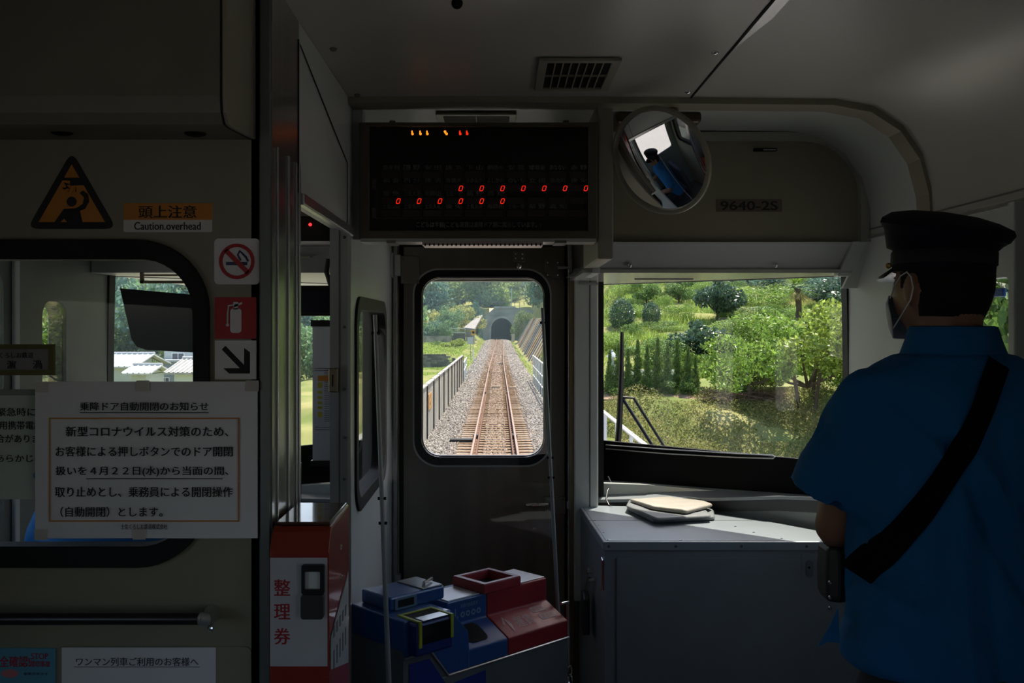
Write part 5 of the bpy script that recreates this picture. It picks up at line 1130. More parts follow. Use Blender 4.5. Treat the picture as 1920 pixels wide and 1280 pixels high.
for px, pb, w, h in ((1300, 540, 90, 40), (1480, 548, 120, 50), (1590, 560, 120, 60), (1200, 535, 90, 40), (1400, 535, 90, 40), (1540, 540, 80, 46), (1650, 575, 90, 80)):
    place(P_teal, px, pb, w, h, 'dark tree at the upper edge of the right hillside', 'tree', 'dark trees along the hilltop')
rw_ = random.Random(77)
for i in range(64):
    px, py = rw_.uniform(1140, 1590), rw_.uniform(545, 700); q = hit(px, py)
    if q.y > 95: continue
    w_ = rw_.uniform(.9, 2.2); pr, lb = rw_.choice(((P_lbush, 'lime green weed clump on the right hillside'), (P_bush2, 'dark green weed clump on the right hillside'), (P_lbush, 'lime green weed clump on the right hillside')))
    plant(pr, q.x, q.y, w_, w_ * rw_.uniform(.35, .7), lb, 'weeds', 'weed clumps on the right hillside')
# palm
p = hit(1495, 620); t = thing('palm_tree', 'tall thin fan palm with hanging dry fronds on the right slope', 'palm', p); k_ = p.y / F; ph = 80 * k_
MB().tube([p + Vector((0, 0, -.3)), p + Vector((.1, 0, ph * .5)), p + Vector((0, 0, ph))], [.22, .17, .20], 8).build('trunk', mat('palm_bark', (.12, .085, .06), .9, var=.3, scale=4), t)
b1, b2 = MB(), MB(); rr = random.Random(4)
for i in range(60):
    a = rr.random() * 6.28; e = rr.uniform(-1.3, 1.2); bb = b2 if e < -.7 else b1; L_ = rr.uniform(.8, 1.3); c_ = p + Vector((0, 0, ph)); d_ = Vector((math.cos(a) * math.cos(e), math.sin(a) * math.cos(e), math.sin(e)))
    for j in range(9):
        q = (j - 4) * .16; sdir = Vector((-math.sin(a), math.cos(a), 0)); tip = c_ + (d_ + sdir * q) * L_ + Vector((0, 0, -.15 * abs(q) * L_)); m_ = c_ + d_ * L_ * .4
        bb.add([m_ , m_ + sdir * .03, tip, tip - sdir * .02], [(0, 1, 2, 3)])
b1.build('fronds', leafy['lime'], t)['kind'] = 'stuff'; b2.build('dry_fronds', leafy['dry'], t)['kind'] = 'stuff'
# meadow grass and bank creepers
def scatter(n, x0, x1, y0, y1, cond, seed):
    rs = np.random.RandomState(seed); x = x0 + (x1 - x0) * rs.rand(n); y = y0 + (y1 - y0) * rs.rand(n) ; m = cond(x, y); x, y = x[m], y[m]; return x, y, rs
x, y, rs = scatter(90000, 3.5, 34, 44, 92, lambda x, y: (x > .095 * y) & (x < .37 * y), 5)
patch = np.sin(x * .9 + 1.3 * np.sin(y * .5)) + np.sin(y * .8 + x * .3); h_ = .16 + .16 * np.clip(patch, 0, 2)
z = hgt(x, y) + .05; d = rs.normal(size=(len(x), 3)) * .35; d[:, 2] = 1; w = rs.normal(size=(len(x), 3)); w[:, 2] = 0; w /= np.linalg.norm(w, axis=1, keepdims=True)
P = np.stack([x, y, z], 1); T = P + d * (h_ * (.6 + .8 * rs.rand(len(x))))[:, None]; V = np.stack([P - w * .035, P + w * .035, T], 1).reshape(-1, 3)
tag(np_mesh('meadow_grass', V, np.arange(len(V)).reshape(-1, 3), leafy['grass']), 'bright green long grass covering the right hillside', 'grass', kind='stuff')
x, y, rs = scatter(80000, 2.4, 15.5, 30.5, 38.2, lambda x, y: x > .09 * y, 6)
z = hgt(x, y); P = np.stack([x, y, z + .02 + .28 * rs.rand(len(x)) * (1 + np.sin(x * 2.1) * np.sin(y * 2.7))], 1); sel = rs.rand(len(x))
V, Q_ = leaf_quads(P[sel < .62], .045, rs, .6); tag(np_mesh('bank_creeper', V, Q_, leaf_mat('bank', (.24, .31, .08), .6, .45, hue=(.36, .33, .13), sc=.6)), 'green creeper and weeds covering the bank below the lawn', 'creeper', kind='stuff')
V, Q_ = leaf_quads(P[sel >= .62], .05, rs, .4, .16); tag(np_mesh('dry_weeds', V, Q_, leafy['dry']), 'dry straw coloured weeds tangled on the bank below the lawn', 'weeds', kind='stuff')
# lawn path, brushwood pile
c_ = hit(1395, 752)
b = MB(); rr = random.Random(2)
for i in range(240):
    a = rr.random() * 3.14; l = rr.uniform(.3, .9); q = c_ + Vector((rr.gauss(0, .55), rr.gauss(0, .3), rr.uniform(0, .28))); d_ = Vector((math.cos(a), math.sin(a) * .5, rr.uniform(-.2, .3))) * l * .5
    b.tube([q - d_, q + d_], .012, 3, cap=False)
tag(b.build('brushwood_pile', mat('brushwood', (.12, .075, .05), .9, var=.3)), 'heap of cut brown branches under the spreading tree on the lawn', 'branches', kind='stuff')
pth = [hit(px, 757 if px < 1200 else 754 + (px - 1250) * .04) for px in (1128, 1180, 1240, 1300, 1360, 1420, 1480)]
b = MB(); b.v = [tuple(q + Vector((0, 0, .10))) for q in pth] + [tuple(Vector((q.x * 1.02, q.y + 1.0, H(q.x * 1.02, q.y + 1.0) + .16))) for q in pth]; b.f = [(i, i + 1, i + 8, i + 7) for i in range(6)]
struct(b.build('trim_29', mat('path_earth', (.33, .22, .14), .9, var=.25, scale=3)))
# stone lantern and white sheets behind hedge
t = thing('stone_lantern', 'small pale stone lantern at the left end of the conifer row', 'lantern', hit(1147, 738)); q = Vector((X(1148, 40), 40, H(X(1148, 40), 40)))
st = mat('lantern_stone', (.50, .55, .58), .8, var=.1)
MB().box(q.x - .14, q.x + .14, 39.86, 40.14, q.z - .1, q.z + .95).build('base', st, t); MB().box(q.x - .08, q.x + .08, 39.92, 40.08, q.z + .95, q.z + 1.3).build('lamp_house', st, t)
MB().tube([(q.x, 40, q.z + 1.28), (q.x, 40, q.z + 1.34), (q.x, 40, q.z + 1.5)], [.24, .20, .04], 12).build('roof', st, t); MB().ball((q.x, 40, q.z + 1.53), .045, 8).build('finial', st, t)
for px in (1205, 1262, 1285):
    o = MB().box(X(px, 44) - .5, X(px, 44) + .5, 43.9, 44.0, H(X(px, 44), 44) - .05, H(X(px, 44), 44) + .55).build('white_block', mat('white_block', (.75, .75, .74), .7)); tag(o, 'low white block wall glimpsed behind the conifer row', 'wall', 'white wall blocks behind the conifers')
# ---- viaduct, ballast, sleepers, rails
conc = mat('concrete', (.33, .31, .27), .85, var=.22, scale=1.2, bump=.2, bscale=20); concd = mat('old_concrete', (.115, .12, .11), .9, var=.35, scale=.5)
vd = MB().box(-2.16, 2.16, -30, 61, ZC - 7.2, RZ - .34).build('viaduct', conc); tag(vd, 'concrete viaduct deck carrying the single track', 'viaduct')
ystart = 14
ys2 = np.arange(ystart, 192, 1.0); prof2 = [(-2.07, -.26), (-1.5, -.17), (-1.0, -.15), (0, -.17), (1.0, -.15), (1.5, -.17), (2.07, -.26)]
def ballast_z(x, y): return railz(y) + np.interp(x, [-2.9, -2.07, -1.5, -1.0, 0, 1.0, 1.5, 2.07, 2.9], [-.75, -.26, -.17, -.15, -.17, -.15, -.17, -.26, -.75])
GX = np.array([-2.9, -2.07, -1.5, -1.0, -.5, 0, .5, 1.0, 1.5, 2.07, 2.9]) ; XX, YY = np.meshgrid(GX, ys2)
XX = np.where((YY < 61) & (np.abs(XX) > 2.1), np.sign(XX) * 2.075, XX)
ZZ = ballast_z(XX, YY); idx = np.arange(XX.size).reshape(XX.shape)
Q = np.stack([idx[:-1, :-1], idx[:-1, 1:], idx[1:, 1:], idx[1:, :-1]], -1).reshape(-1, 4)
def stone_mat(nm, isl):
    m = mat(nm, (.285, .265, .24), .85, var=.3, scale=14, island=isl, spec=.2); t = m.node_tree; n = t.nodes; L = t.links; bs = n['Principled BSDF']; src = bs.inputs['Base Color'].links[0].from_socket
    tc = n.new('ShaderNodeTexCoord'); sp = n.new('ShaderNodeSeparateXYZ'); L.new(tc.outputs['Object'], sp.inputs[0])
    ad = n.new('ShaderNodeMath'); ad.operation = 'ADD'; ad.inputs[1].default_value = .07; L.new(sp.outputs['X'], ad.inputs[0])
    ab = n.new('ShaderNodeMath'); ab.operation = 'ABSOLUTE'; L.new(ad.outputs[0], ab.inputs[0])
    nz = n.new('ShaderNodeTexNoise'); nz.inputs['Scale'].default_value = 1.3; L.new(tc.outputs['Object'], nz.inputs['Vector'])
    am = n.new('ShaderNodeMath'); am.operation = 'ADD'; L.new(ab.outputs[0], am.inputs[0]); L.new(nz.outputs['Fac'], am.inputs[1])
    mr = n.new('ShaderNodeMapRange'); mr.inputs['From Min'].default_value = 1.85; mr.inputs['From Max'].default_value = 1.15; mr.inputs['To Max'].default_value = .62; L.new(am.outputs[0], mr.inputs['Value'])
    mx = n.new('ShaderNodeMix'); mx.data_type = 'RGBA'; L.new(mr.outputs[0], mx.inputs[0]); L.new(src, mx.inputs[6]); mx.blend_type = 'MULTIPLY'; mx.inputs[7].default_value = (.86, .60, .43, 1)
    L.new(mx.outputs[2], bs.inputs['Base Color']); return m
sm_ = stone_mat('ballast_stone', .5); sb = stone_mat('ballast_bed', .0)
trk = thing('railway_track', 'single rusty railway track on stone ballast running to the tunnel', 'track', (-.07, 20, RZ))
o = np_mesh('ballast_bed', np.stack([XX - .0, YY, ZZ], -1).reshape(-1, 3), Q, sb, trk); o['kind'] = 'stuff'
XC_ = -.07; rs = np.random.RandomState(11); n = 66000; yy = 22.5 * (190 / 22.5) ** (rs.rand(n) ** 1.35); xx = -.07 + (rs.rand(n) * 2 - 1) * np.where(yy < 61, 2.03, 2.7)
_ax = np.abs(xx - XC_ - .5 * ss(70, 190, yy)); _ph = np.abs(((yy - 20.1 + .3) % .6) - .3); _k = ~((_ax < .98) & (_ax > .30) & (_ph < .115) & (yy < 110) & (rs.rand(n) < .8)); xx, yy, _ax, _ph = xx[_k], yy[_k], _ax[_k], _ph[_k]; n = len(xx)
s_ = .022 + .03 * rs.rand(n) ** 1.5; s_ = s_ * np.clip(yy / 40, 1, 2.6); zz = ballast_z(xx, yy) + .01 - np.where((_ax < 1.0) & (_ax > .3), .045, 0)
oc = np.array([[1, 0, 0], [-1, 0, 0], [0, 1, 0], [0, -1, 0], [0, 0, .8], [0, 0, -.8]], float)
A = rs.normal(size=(n, 3, 3)); q_, _ = np.linalg.qr(A); Vv = np.einsum('nij,kj->nki', q_, oc) * (s_[:, None] * (.7 + .6 * rs.rand(n, 6)))[..., None] + np.stack([xx, yy, zz], 1)[:, None]
of = np.array([[0, 2, 4], [2, 1, 4], [1, 3, 4], [3, 0, 4], [2, 0, 5], [1, 2, 5], [3, 1, 5], [0, 3, 5]])
o = np_mesh('ballast_stones', Vv.reshape(-1, 3), (of[None] + 6 * np.arange(n)[:, None, None]).reshape(-1, 3), sm_, trk); o['kind'] = 'stuff'
XC = -.07
rust = mat('rail_rust', (.14, .062, .034), .8, .1, var=.25, scale=8); head = mat('rail_head', (.30, .21, .16), .5, .3, var=.08)
def railx(s, y): return XC + s * .565 + .5 * ss(70, 190, y)
rp = [(-.062, -.153), (.062, -.153), (.062, -.140), (.010, -.125), (.010, -.045), (.0325, -.035), (.0325, -.004), (-.0325, -.004), (-.0325, -.035), (-.010, -.045), (-.010, -.125), (-.062, -.140)]
yr = list(np.arange(12, 60, 6.0)) + list(np.arange(60, 215, 5.0))
for s in (-1, 1):
    MB().loft([[(float(railx(s, y)) + a, y, float(railz(y)) + c + .0) for a, c in rp] for y in yr]).build('rail', rust, trk)
    MB().loft([[(float(railx(s, y)) + a, y, float(railz(y)) + c) for a, c in ((-.024, -.004), (.024, -.004), (.024, .001), (-.024, .001))] for y in yr]).build('rail_head', head, trk)
    # guard rail inside on the viaduct
    MB().loft([[(XC + s * .565 - s * .11 + a, y, RZ + c - .01) for a, c in ((-.02, -.13), (.02, -.13), (.02, -.02), (-.02, -.02))] for y in (12, 40, 46)]).build('guard_rail', rust, trk)
slm = mat('sleeper_wood', (.14, .085, .05), .9, var=.35, scale=9, hue=(.36, .24, .13)); sx0 = MB().box(-1.0, 1.0, -.10, .10, -.10, .0); bb = sx0.build('sleeper', slm, trk, bevel=.012); bb.location = (XC, 20.1, RZ - .130)
seg = []
for i in range(1, 290):
    y = 20.1 + .60 * i
    if i < 150:
        c = bpy.data.objects.new('sleeper', bb.data); COL.objects.link(c); c.parent = trk; c.matrix_parent_inverse = bb.matrix_parent_inverse.copy(); c.location = (XC + float(.5 * ss(70, 190, y)), y, float(railz(y)) - .130 + .004 * math.sin(i * 7))
        c.rotation_euler = (0, 0, .012 * math.sin(i * 3.3))
    else: seg.append((XC + float(.5 * ss(70, 190, y)), y, float(railz(y)) - .147))
b = MB()
for x_, y_, z_ in seg: b.box(x_ - 1, x_ + 1, y_ - .1, y_ + .1, z_ - .1, z_)
o = b.build('far_sleepers', slm, trk); o['kind'] = 'stuff'
for s in (-1, 1):
    for yj in (28.6, 47.5, 70.0):
        for q in (-.05, .05): MB().box(float(railx(s, yj)) + q - .02, float(railx(s, yj)) + q + .02, yj - .2, yj + .2, RZ - .12, RZ - .03).build('fishplate', mat('fishplate_dark', (.03, .03, .028), .6), trk)
o = MB().box(-.32, .12, 51.9, 52.2, RZ - .12, RZ - .03).build('crossing_plank', mat('pale_plank', (.55, .45, .34), .8, var=.1)); tag(o, 'short pale plank lying between the rails', 'plank')
o = MB().box(.62, .98, 51.9, 52.1, RZ - .13, RZ - .07).build('crossing_plank', mat('pale_plank', (.55, .45, .34))); tag(o, 'short pale plank lying just right of the right rail', 'plank')
o = MB().box(.0, .5, 84.9, 85.1, RZ - .12, RZ - .05).build('cable_cover', darkg); tag(o, 'dark cable cover crossing between the rails farther up the track', 'cable cover')
o = MB().box(-1.33, -.70, 27.55, 27.95, RZ - .14, RZ - .06).build('shadow_slab', mat('shadow_black', (.03, .03, .028), .8)); tag(o, 'short dark slab standing in for a shadow on the ballast beside the left rail', 'board')  # dark slab stands in for a cast shadow whose caster is not modelled
# ---- noise barrier on the left: panels, posts, coping
nb = thing('noise_barrier', 'grey ribbed concrete barrier of upright panels left of the track', 'barrier', (-2.08, 40, RZ))
pan = mat('panel_concrete', (.36, .34, .29), .8, var=.15, scale=.9, bump=.15, bscale=15); zb0_, zt0_ = ZC - 3.3, ZC - 1.68
py_ = [11.3, 14.3, 17.3, 20.3, 23.3, 26.3, 29.3, 32.3, 35.3, 38.4, 41.7, 45.0, 47.9, 50.9, 53.7, 56.7, 59.7]
for a_, c_ in zip(py_[:-1], py_[1:]):
    m_ = (a_ + c_) / 2; o = MB().box(-2.14, -2.09, a_ + .09, m_ - .012, zb0_, zt0_ - .03).build('panel', pan, nb); MB().box(-2.14, -2.085, m_ + .012, c_ - .09, zb0_, zt0_ - .03).build('panel', pan, nb)
for y in py_: MB().box(-2.17, -2.045, y - .055, y + .055, zb0_, zt0_ + .01).build('post', mat('post_dark', (.06, .06, .055), .8), nb)
for a_, c_ in zip(py_[:-1], py_[1:]): MB().box(-2.16, -2.05, a_ + .055, c_ - .055, zt0_ - .04, zt0_).build('coping', mat('coping', (.5, .48, .42), .8), nb)
b = MB().box(-2.084, -2.076, 31.0 - 1.15, 31.0 + .8, 0, 0); t = thing('track_marker', 'orange number plate with a slanted mark and 6 on the barrier', 'sign', (-2.07, 31.2, -.3))
zc0 = ZC - 3.3 + .62
MB().box(-2.084, -2.07, 29.9, 31.3, Z(764, 31.0), Z(735, 31.0)).build('plate', mat('marker_orange', (.55, .28, .08), .7), t)
M_ = frame((-2.069, 0, 0), (0, 1, 0), (0, 0, 1)); MB(M_).text('6', 30.35, 30.75, Z(757, 31), Z(751, 31) + .02).build('numeral', ink, t); MB(M_).add([(30.1, Z(746, 31), .001), (30.25, Z(746, 31), .001), (31.0, Z(739, 31), .001), (30.85, Z(739, 31), .001)], [(0, 1, 2, 3)]).build('slanted_mark', ink, t)
# ---- white railing on the right
rl = thing('bridge_railing', 'white metal railing along the right edge of the viaduct', 'railing', (2.12, 30, RZ)); wp = mat('white_rail', (.78, .80, .80), .5); bp_ = mat('bluegrey_rail', (.30, .38, .42), .5)
ra = 2.12; zt_ = ZC - .80 * ra
for z, r_ in ((zt_, .035), (zt_ - .62, .025), (zt_ - 1.15, .025)): MB().tube([(ra, 11, z), (ra, 60, z)], r_, 6).build('rail_bar', wp, rl)
for i in range(26): MB().tube([(ra, 12 + i * 1.9, RZ - .35), (ra, 12 + i * 1.9, zt_)], .03, 6).build('post', wp, rl)
# ---- slanting retaining wall with stained ribs
rw = thing('retaining_wall', 'tall leaning concrete retaining wall with brown stained buttresses right of the track', 'wall', (3, 110, RZ))
n_ = 22; yw = np.linspace(70, 168, n_ + 1); wm_ = [mat('stain_brown', (.30, .17, .07), .9, var=.3, scale=.8, hue=(.40, .28, .14)), mat('stain_grey', (.20, .20, .18), .9, var=.3, scale=.6), mat('stain_pale', (.42, .33, .20), .9, var=.25, scale=.9)]
def wz0(y): return float(railz(y)) - .35
def wh(y): return float(np.interp(y, [70, 78, 100, 160, 168], [2.4, 4.0, 4.2, 4.2, 3.6]))
for i in range(n_):
    y0_, y1_ = yw[i], yw[i + 1] - .5; m_ = wm_[(i * 5 + i // 3) % 3]
    for (a_, c_, dx, mm) in ((y0_, y0_ + (y1_ - y0_) * .62, 0, m_), (y0_ + (y1_ - y0_) * .62, y1_ + .5, .45, concd)):
        b = MB(); pts = []
        for y in (a_, c_):
            h = wh(y); lean = h * .62; z0 = wz0(y); pts += [(2.9 + dx, y, z0 - .5), (2.9 + lean + dx, y, z0 + h), (2.9 + lean + dx + .8, y, z0 + h), (3.9 + dx, y, z0 - .5)]
        b.add(pts, [(0, 1, 2, 3), (4, 5, 6, 7), (0, 1, 5, 4), (1, 2, 6, 5), (2, 3, 7, 6), (3, 0, 4, 7)]); b.build('buttress' if dx == 0 else 'wall_bay', mm, rw)
# ---- tunnel
YT = 190; tx = X(941, YT); zt0 = float(railz(YT)) - .25; tn = thing('tunnel_portal', 'grey concrete tunnel portal with a dark arched mouth', 'tunnel', (tx, YT, zt0))
tm = mat('portal_concrete', (.30, .33, .32), .9, var=.35, scale=.35); rt_ = 2.05
ar = [(tx - rt_, zt0 - .6), (tx + rt_, zt0 - .6)] + [(tx + rt_ * math.cos(a), zt0 + 2.1 + rt_ * 1.02 * math.sin(a)) for a in np.linspace(0, math.pi, 20)]
outl = [(tx - 6.2, zt0 - 3), (tx + 9, zt0 - 3), (tx + 9, zt0 + 5.3), (tx + 2.4, Z(576, YT)), (tx - 1.3, Z(576, YT)), (tx - 6.2, zt0 + 2.0)]
MB().plate(outl, [ar], YT, YT + .8, plane='y').build('portal_face', tm, tn)
arO = [(tx - rt_ - .4, zt0 - .6), (tx + rt_ + .4, zt0 - .6)] + [(tx + (rt_ + .4) * math.cos(a), zt0 + 2.1 + (rt_ + .4) * 1.02 * math.sin(a)) for a in np.linspace(0, math.pi, 20)]
MB().plate(arO, [ar], YT - .15, YT, plane='y').build('arch_ring', mat('arch_concrete', (.38, .41, .40), .9, var=.25, scale=.5), tn)
MB().box(tx - 1.5, tx + 2.6, YT - .2, YT + .9, Z(578, YT), Z(574, YT)).build('coping', mat('arch_concrete', (.24, .25, .23)), tn); MB().box(tx - 3.5, tx + 3.5, YT - .1, YT, Z(589, YT), Z(588, YT)).build('string_course', mat('arch_concrete', (.24, .25, .23)), tn)
b = MB(); b.loft([[(x_, y, z_) for x_, z_ in ar] for y in (YT + .1, YT + 40)], cap=False); b.plate(ar, [], YT + 40, YT + 40.5, plane='y'); b.build('tunnel_lining', mat('lining', (.25, .28, .28), .95), tn)
b = MB(); b.add([(tx - 6.2, YT, zt0 + 2.0), (tx - 6.2, YT, zt0 - 3), (-6.4, 166, zt0 - 3), (-6.4, 166, zt0 + .6), (tx - 6.7, YT, zt0 + 2.0), (tx - 6.7, YT, zt0 - 3), (-6.9, 166, zt0 - 3), (-6.9, 166, zt0 + .6)], [(0, 1, 2, 3), (4, 5, 6, 7), (0, 3, 7, 4), (1, 2, 6, 5), (2, 3, 7, 6), (0, 1, 5, 4)]); b.build('wing_wall', tm, tn)
for i in range(7): x_ = tx - 2 + i * .9; MB().tube([(x_, YT + 1.2, Z(576, YT) - .1), (x_, YT + 1.2, Z(566, YT))], .05, 5).build('railing_post', darkg, tn)
MB().tube([(tx - 2, YT + 1.2, Z(566, YT)), (tx + 3.4, YT + 1.2, Z(566, YT))], .05, 5).build('railing_bar', darkg, tn)
# sloping roof and shed left of the portal
t = thing('sloping_shed_roof', 'pale grey sloping roof running down beside the tunnel portal', 'roof', (-7, 160, 0))
b = MB(); q = [(X(869, 150), 150, Z(614, 150)), (X(890, 150), 150, Z(616, 150)), (X(905, 172), 172, Z(590, 172)), (X(896, 172), 172, Z(592, 172))]; b.add(q + [(x_, y_, z_ - .3) for x_, y_, z_ in q], [(0, 1, 2, 3), (4, 5, 6, 7), (0, 1, 5, 4), (1, 2, 6, 5), (2, 3, 7, 6), (3, 0, 4, 7)]); b.build('roof_slab', mat('roof_pale', (.26, .255, .24), .8, var=.1, scale=.5), t)
MB().box(X(874, 150), X(889, 150), 150.3, 156, H(X(880, 150), 150) - .5, Z(622, 150)).build('shed_wall', mat('shed_grey', (.22, .21, .19), .9, var=.3, scale=.6), t)
t = thing('retaining_block', 'stone block wall with pale blue railing left of the sloping roof', 'wall', (X(860, 148), 148, 0))
MB().box(X(846, 148), X(872, 148), 148, 150, H(X(855, 148), 148) - 1, Z(625, 148)).build('block', concd, t)
for px in (846.5, 858, 872): MB().tube([(X(px, 147.9), 147.9, Z(625, 148)), (X(px, 147.9), 147.9, Z(615.5, 148))], .05, 5).build('post', mat('paleblue', (.45, .58, .62), .6), t)
for py in (615.5, 623): MB().tube([(X(846.5, 147.9), 147.9, Z(py, 148)), (X(872, 147.9), 147.9, Z(py, 148))], .05, 5).build('bar', mat('paleblue', (.45, .58, .62)), t)
o = MB().box(X(780, 140), X(846, 140), 140, 140.6, H(X(800, 140), 140) - .6, Z(630, 140)).build('stone_wall', mat('wall_stone', (.20, .21, .20), .9, var=.4, scale=1.2, hue=(.42, .42, .38))); tag(o, 'long low stone wall beyond the vegetable field', 'wall')
# terrace wall of single courses
t = thing('terrace_wall', 'dry stone terrace wall between the two green plots left of the barrier', 'wall', (X(800, 99), 99, 0)); sw = [mat('terrace_stone_%d' % i, c, .9, var=.3, scale=2) for i, c in enumerate(((.16, .16, .14), (.24, .23, .20), (.11, .12, .11)))]
rr = random.Random(9); zz_ = H(-9, 98.5) - .1; x = X(770, 99)
meshes = [MB().box(0, w_, 0, .4, 0, .185).build('stone', sw[i % 3], t, bevel=.02) for i, w_ in enumerate((.45, .6, .38, .52, .7, .33))]
for j in range(8):
    x = X(772, 99) + rr.random() * .3; xe_ = X(849, 99) - j * .1
    while x < xe_:
        mo = rr.choice(meshes); c = bpy.data.objects.new('stone', mo.data); COL.objects.link(c); c.parent = t; c.matrix_parent_inverse = mo.matrix_parent_inverse.copy(); c.location = (x, 99.1 + rr.uniform(-.04, .04), zz_ + j * .19)
        x += mo.data.vertices[4].co.x + .02 if False else {0: .47, 1: .62, 2: .40, 3: .54, 4: .72, 5: .35}[meshes.index(mo)]
for i, mo in enumerate(meshes): mo.location = (X(850, 99) - i * .03, 99.1, zz_ + i * .19)
# field plants left
place(P_bush2, 819, 652, 22, 16, 'rounded green shrub in the vegetable field', 'bush')
place(P_olive, 849, 656, 36, 22, 'small spreading fruit tree in the vegetable field')
x, y, rs = scatter(30000, -14, -4, 84, 150, lambda x, y: (x > -.09 * y) & ((y < 98.7) | (y > 99.9)) & ((y < 139.5) | (y > 141)), 8); P = np.stack([x, y, hgt(x, y) + .1 + .35 * rs.rand(len(x)) * (y > 100)], 1); V, Q_ = leaf_quads(P, .10, rs, .5, .3); tag(np_mesh('field_grass', V, Q_, leafy['grass']), 'bright grass and crops on the plots left of the barrier', 'grass', kind='stuff')
x, y, rs = scatter(26000, -5.6, 4.6, 60, 188, lambda x, y: ((x < -2.4) | ((x > 2.3) & (x < 2.75))), 9); P = np.stack([x, y, hgt(x, y) + .1 + .1 * rs.rand(len(x))], 1); V, Q_ = leaf_quads(P, .09, rs, .5, .25); tag(np_mesh('verge_grass', V, Q_, leafy['grass']), 'light green grass on the verges beside the ballast', 'grass', kind='stuff')
# signs by the line
t = thing('line_sign', 'small square yellow sign with a black disc on a post left of the line', 'sign', (X(887, 120), 120, RZ)); q = Vector((X(887, 120), 120, 0))
MB().tube([(q.x, 120, H(q.x, 120)), (q.x, 120, Z(619, 120))], .04, 6).build('post', alum, t); MB().box(X(883.5, 120), X(891.5, 120), 119.9, 119.95, Z(628, 120), Z(618.5, 120)).build('plate', mat('sign_yellow', (.75, .42, .04), .6), t)
MB().plate(circle(X(887.5, 120), Z(623, 120), .17, 16), [], 119.88, 119.9, plane='y').build('disc', ink, t)
t = thing('notice_board', 'pale square board on a post below the yellow sign', 'board', (X(881, 105), 105, RZ))
MB().box(X(876, 105), X(888, 105), 105, 105.05, Z(645, 105), Z(632, 105)).build('plate', mat('board_pale', (.50, .56, .56), .6), t); MB().tube([(X(882, 105), 105.1, H(X(882, 105), 105)), (X(882, 105), 105.1, Z(633, 105))], .035, 6).build('post', alum, t)
MB().tube([(X(882.5, 100), 100, H(X(882, 100), 100)), (X(882.5, 100), 100, Z(660, 100))], .03, 6).build('stay', alum, t)
o = MB().tube([(X(888, 68), 68, Z(676, 68)), (X(886.5, 68), 68, Z(655, 68))], .045, 8).build('white_post', wp); tag(o, 'short white post on the grass verge left of the ballast', 'post')
o = MB().box(X(959, 172), X(965, 172), 172, 172.6, Z(640, 172), Z(626, 172)).build('equipment_box', mat('box_pale', (.50, .47, .42), .7)); tag(o, 'small pale equipment box at the right foot of the tunnel mouth', 'box')
o = MB().tube([(X(959.5, 193), 193, Z(576, 193)), (X(959.5, 193), 193, Z(540, 193))], .07, 6).build('utility_pole', mat('paleblue', (.45, .58, .62))); tag(o, 'thin pale pole rising above the tunnel portal', 'pole')
t = thing('guard_fence', 'short white guard fence at the far end of the barrier', 'fence', (-1.98, 63, RZ))
for z_ in (RZ + .85, RZ + .35): MB().tube([(-2.1, 61, z_), (-2.25, 72, z_)], .04, 6).build('bar', wp, t)
for y_ in (61.2, 64.5, 68, 71.8): MB().tube([(-2.1 - (y_ - 61) * .014, y_, RZ - .5), (-2.1 - (y_ - 61) * .014, y_, RZ + .9)], .04, 6).build('post', wp, t)
# ---- forest behind
rr = random.Random(21)
def grove(n, px0, px1, y0, y1, hmin, hmax, mix, label, group, avoid=None):
    for i in range(n):
        y = rr.uniform(y0, y1); px = rr.uniform(px0, px1); x = X(px, y); h = rr.uniform(hmin, hmax); pr = rr.choice(mix)
        if avoid and avoid(x, y): continue
        tone = {'dark_forest_tree': 'dark ', 'forest_tree': 'mid green ', 'pale_forest_tree': 'pale green ', 'broadleaf_tree': 'fresh green ', 'leafy_tree': 'lime green ', 'green_bush': 'bushy '}[pr.name.split('.')[0]]
        plant(pr, x, y, h * rr.uniform(.75, 1.1), h, tone + label, 'tree', group)
grove(46, 770, 915, 176, 300, 8, 13, [P_teal, P_far, P_far, P_farl, P_farl], 'forest tree on the steep hill left of the tunnel', 'forest trees left of the tunnel', lambda x, y: y < 200 and x > -9)
grove(20, 905, 1010, 215, 320, 5, 9, [P_far, P_farl, P_farl, P_teal], 'tree on the hilltop above the tunnel', 'hilltop trees above the tunnel')
grove(12, 895, 960, 196, 212, 3, 4.5, [P_farl, P_far, P_bush2], 'low tree on the slope just above the portal', 'low trees above the portal')
for px, pb, w, h, y, pr, lb in ((872, 615, 58, 52, 166, P_aut, 'broad yellow green tree left of the sloping roof'), (812, 612, 70, 38, 158, P_aut, 'low yellowing tree row at the left edge of the door window'), (845, 622, 50, 50, 155, P_far, 'dark dense tree between the yellowing trees'), (800, 630, 60, 32, 150, P_teal, 'dark hedge tree above the long stone wall'),
                                (898, 604, 22, 46, 182, P_teal, 'dark tree standing over the left wing of the portal'), (828, 632, 44, 34, 148, P_far, 'bushy tree just behind the long stone wall')): place(pr, px, pb, w, h, lb, y=y)
for px, y, w, h, pr, lb in ((982, 184, 3.6, 6.0, P_farl, 'pale willow like tree right of the tunnel mouth'), (1024, 150, 5.5, 9, P_teal, 'dark glossy tree at the top right of the door window'), (1010, 168, 5, 8, P_far, 'tree behind the top of the leaning retaining wall'), (1040, 120, 5, 7, P_mag, 'glossy tree above the near end of the retaining wall')):
    plant(pr, X(px, y), y, w, h, lb, 'tree' if 'bush' not in lb else 'bush')
grove(46, -420, 760, 112, 210, 8, 14, [P_teal, P_far, P_teal, P_far, P_farl], 'forest tree on the hill beyond the houses', 'forest trees beyond the houses')
grove(15, 120, 430, 103, 118, 6, 9, [P_far, P_teal, P_mid], 'tree at the foot of the hill behind the houses', 'trees at the hill foot behind the houses', lambda x, y: y < 110 and x < X(305, y))
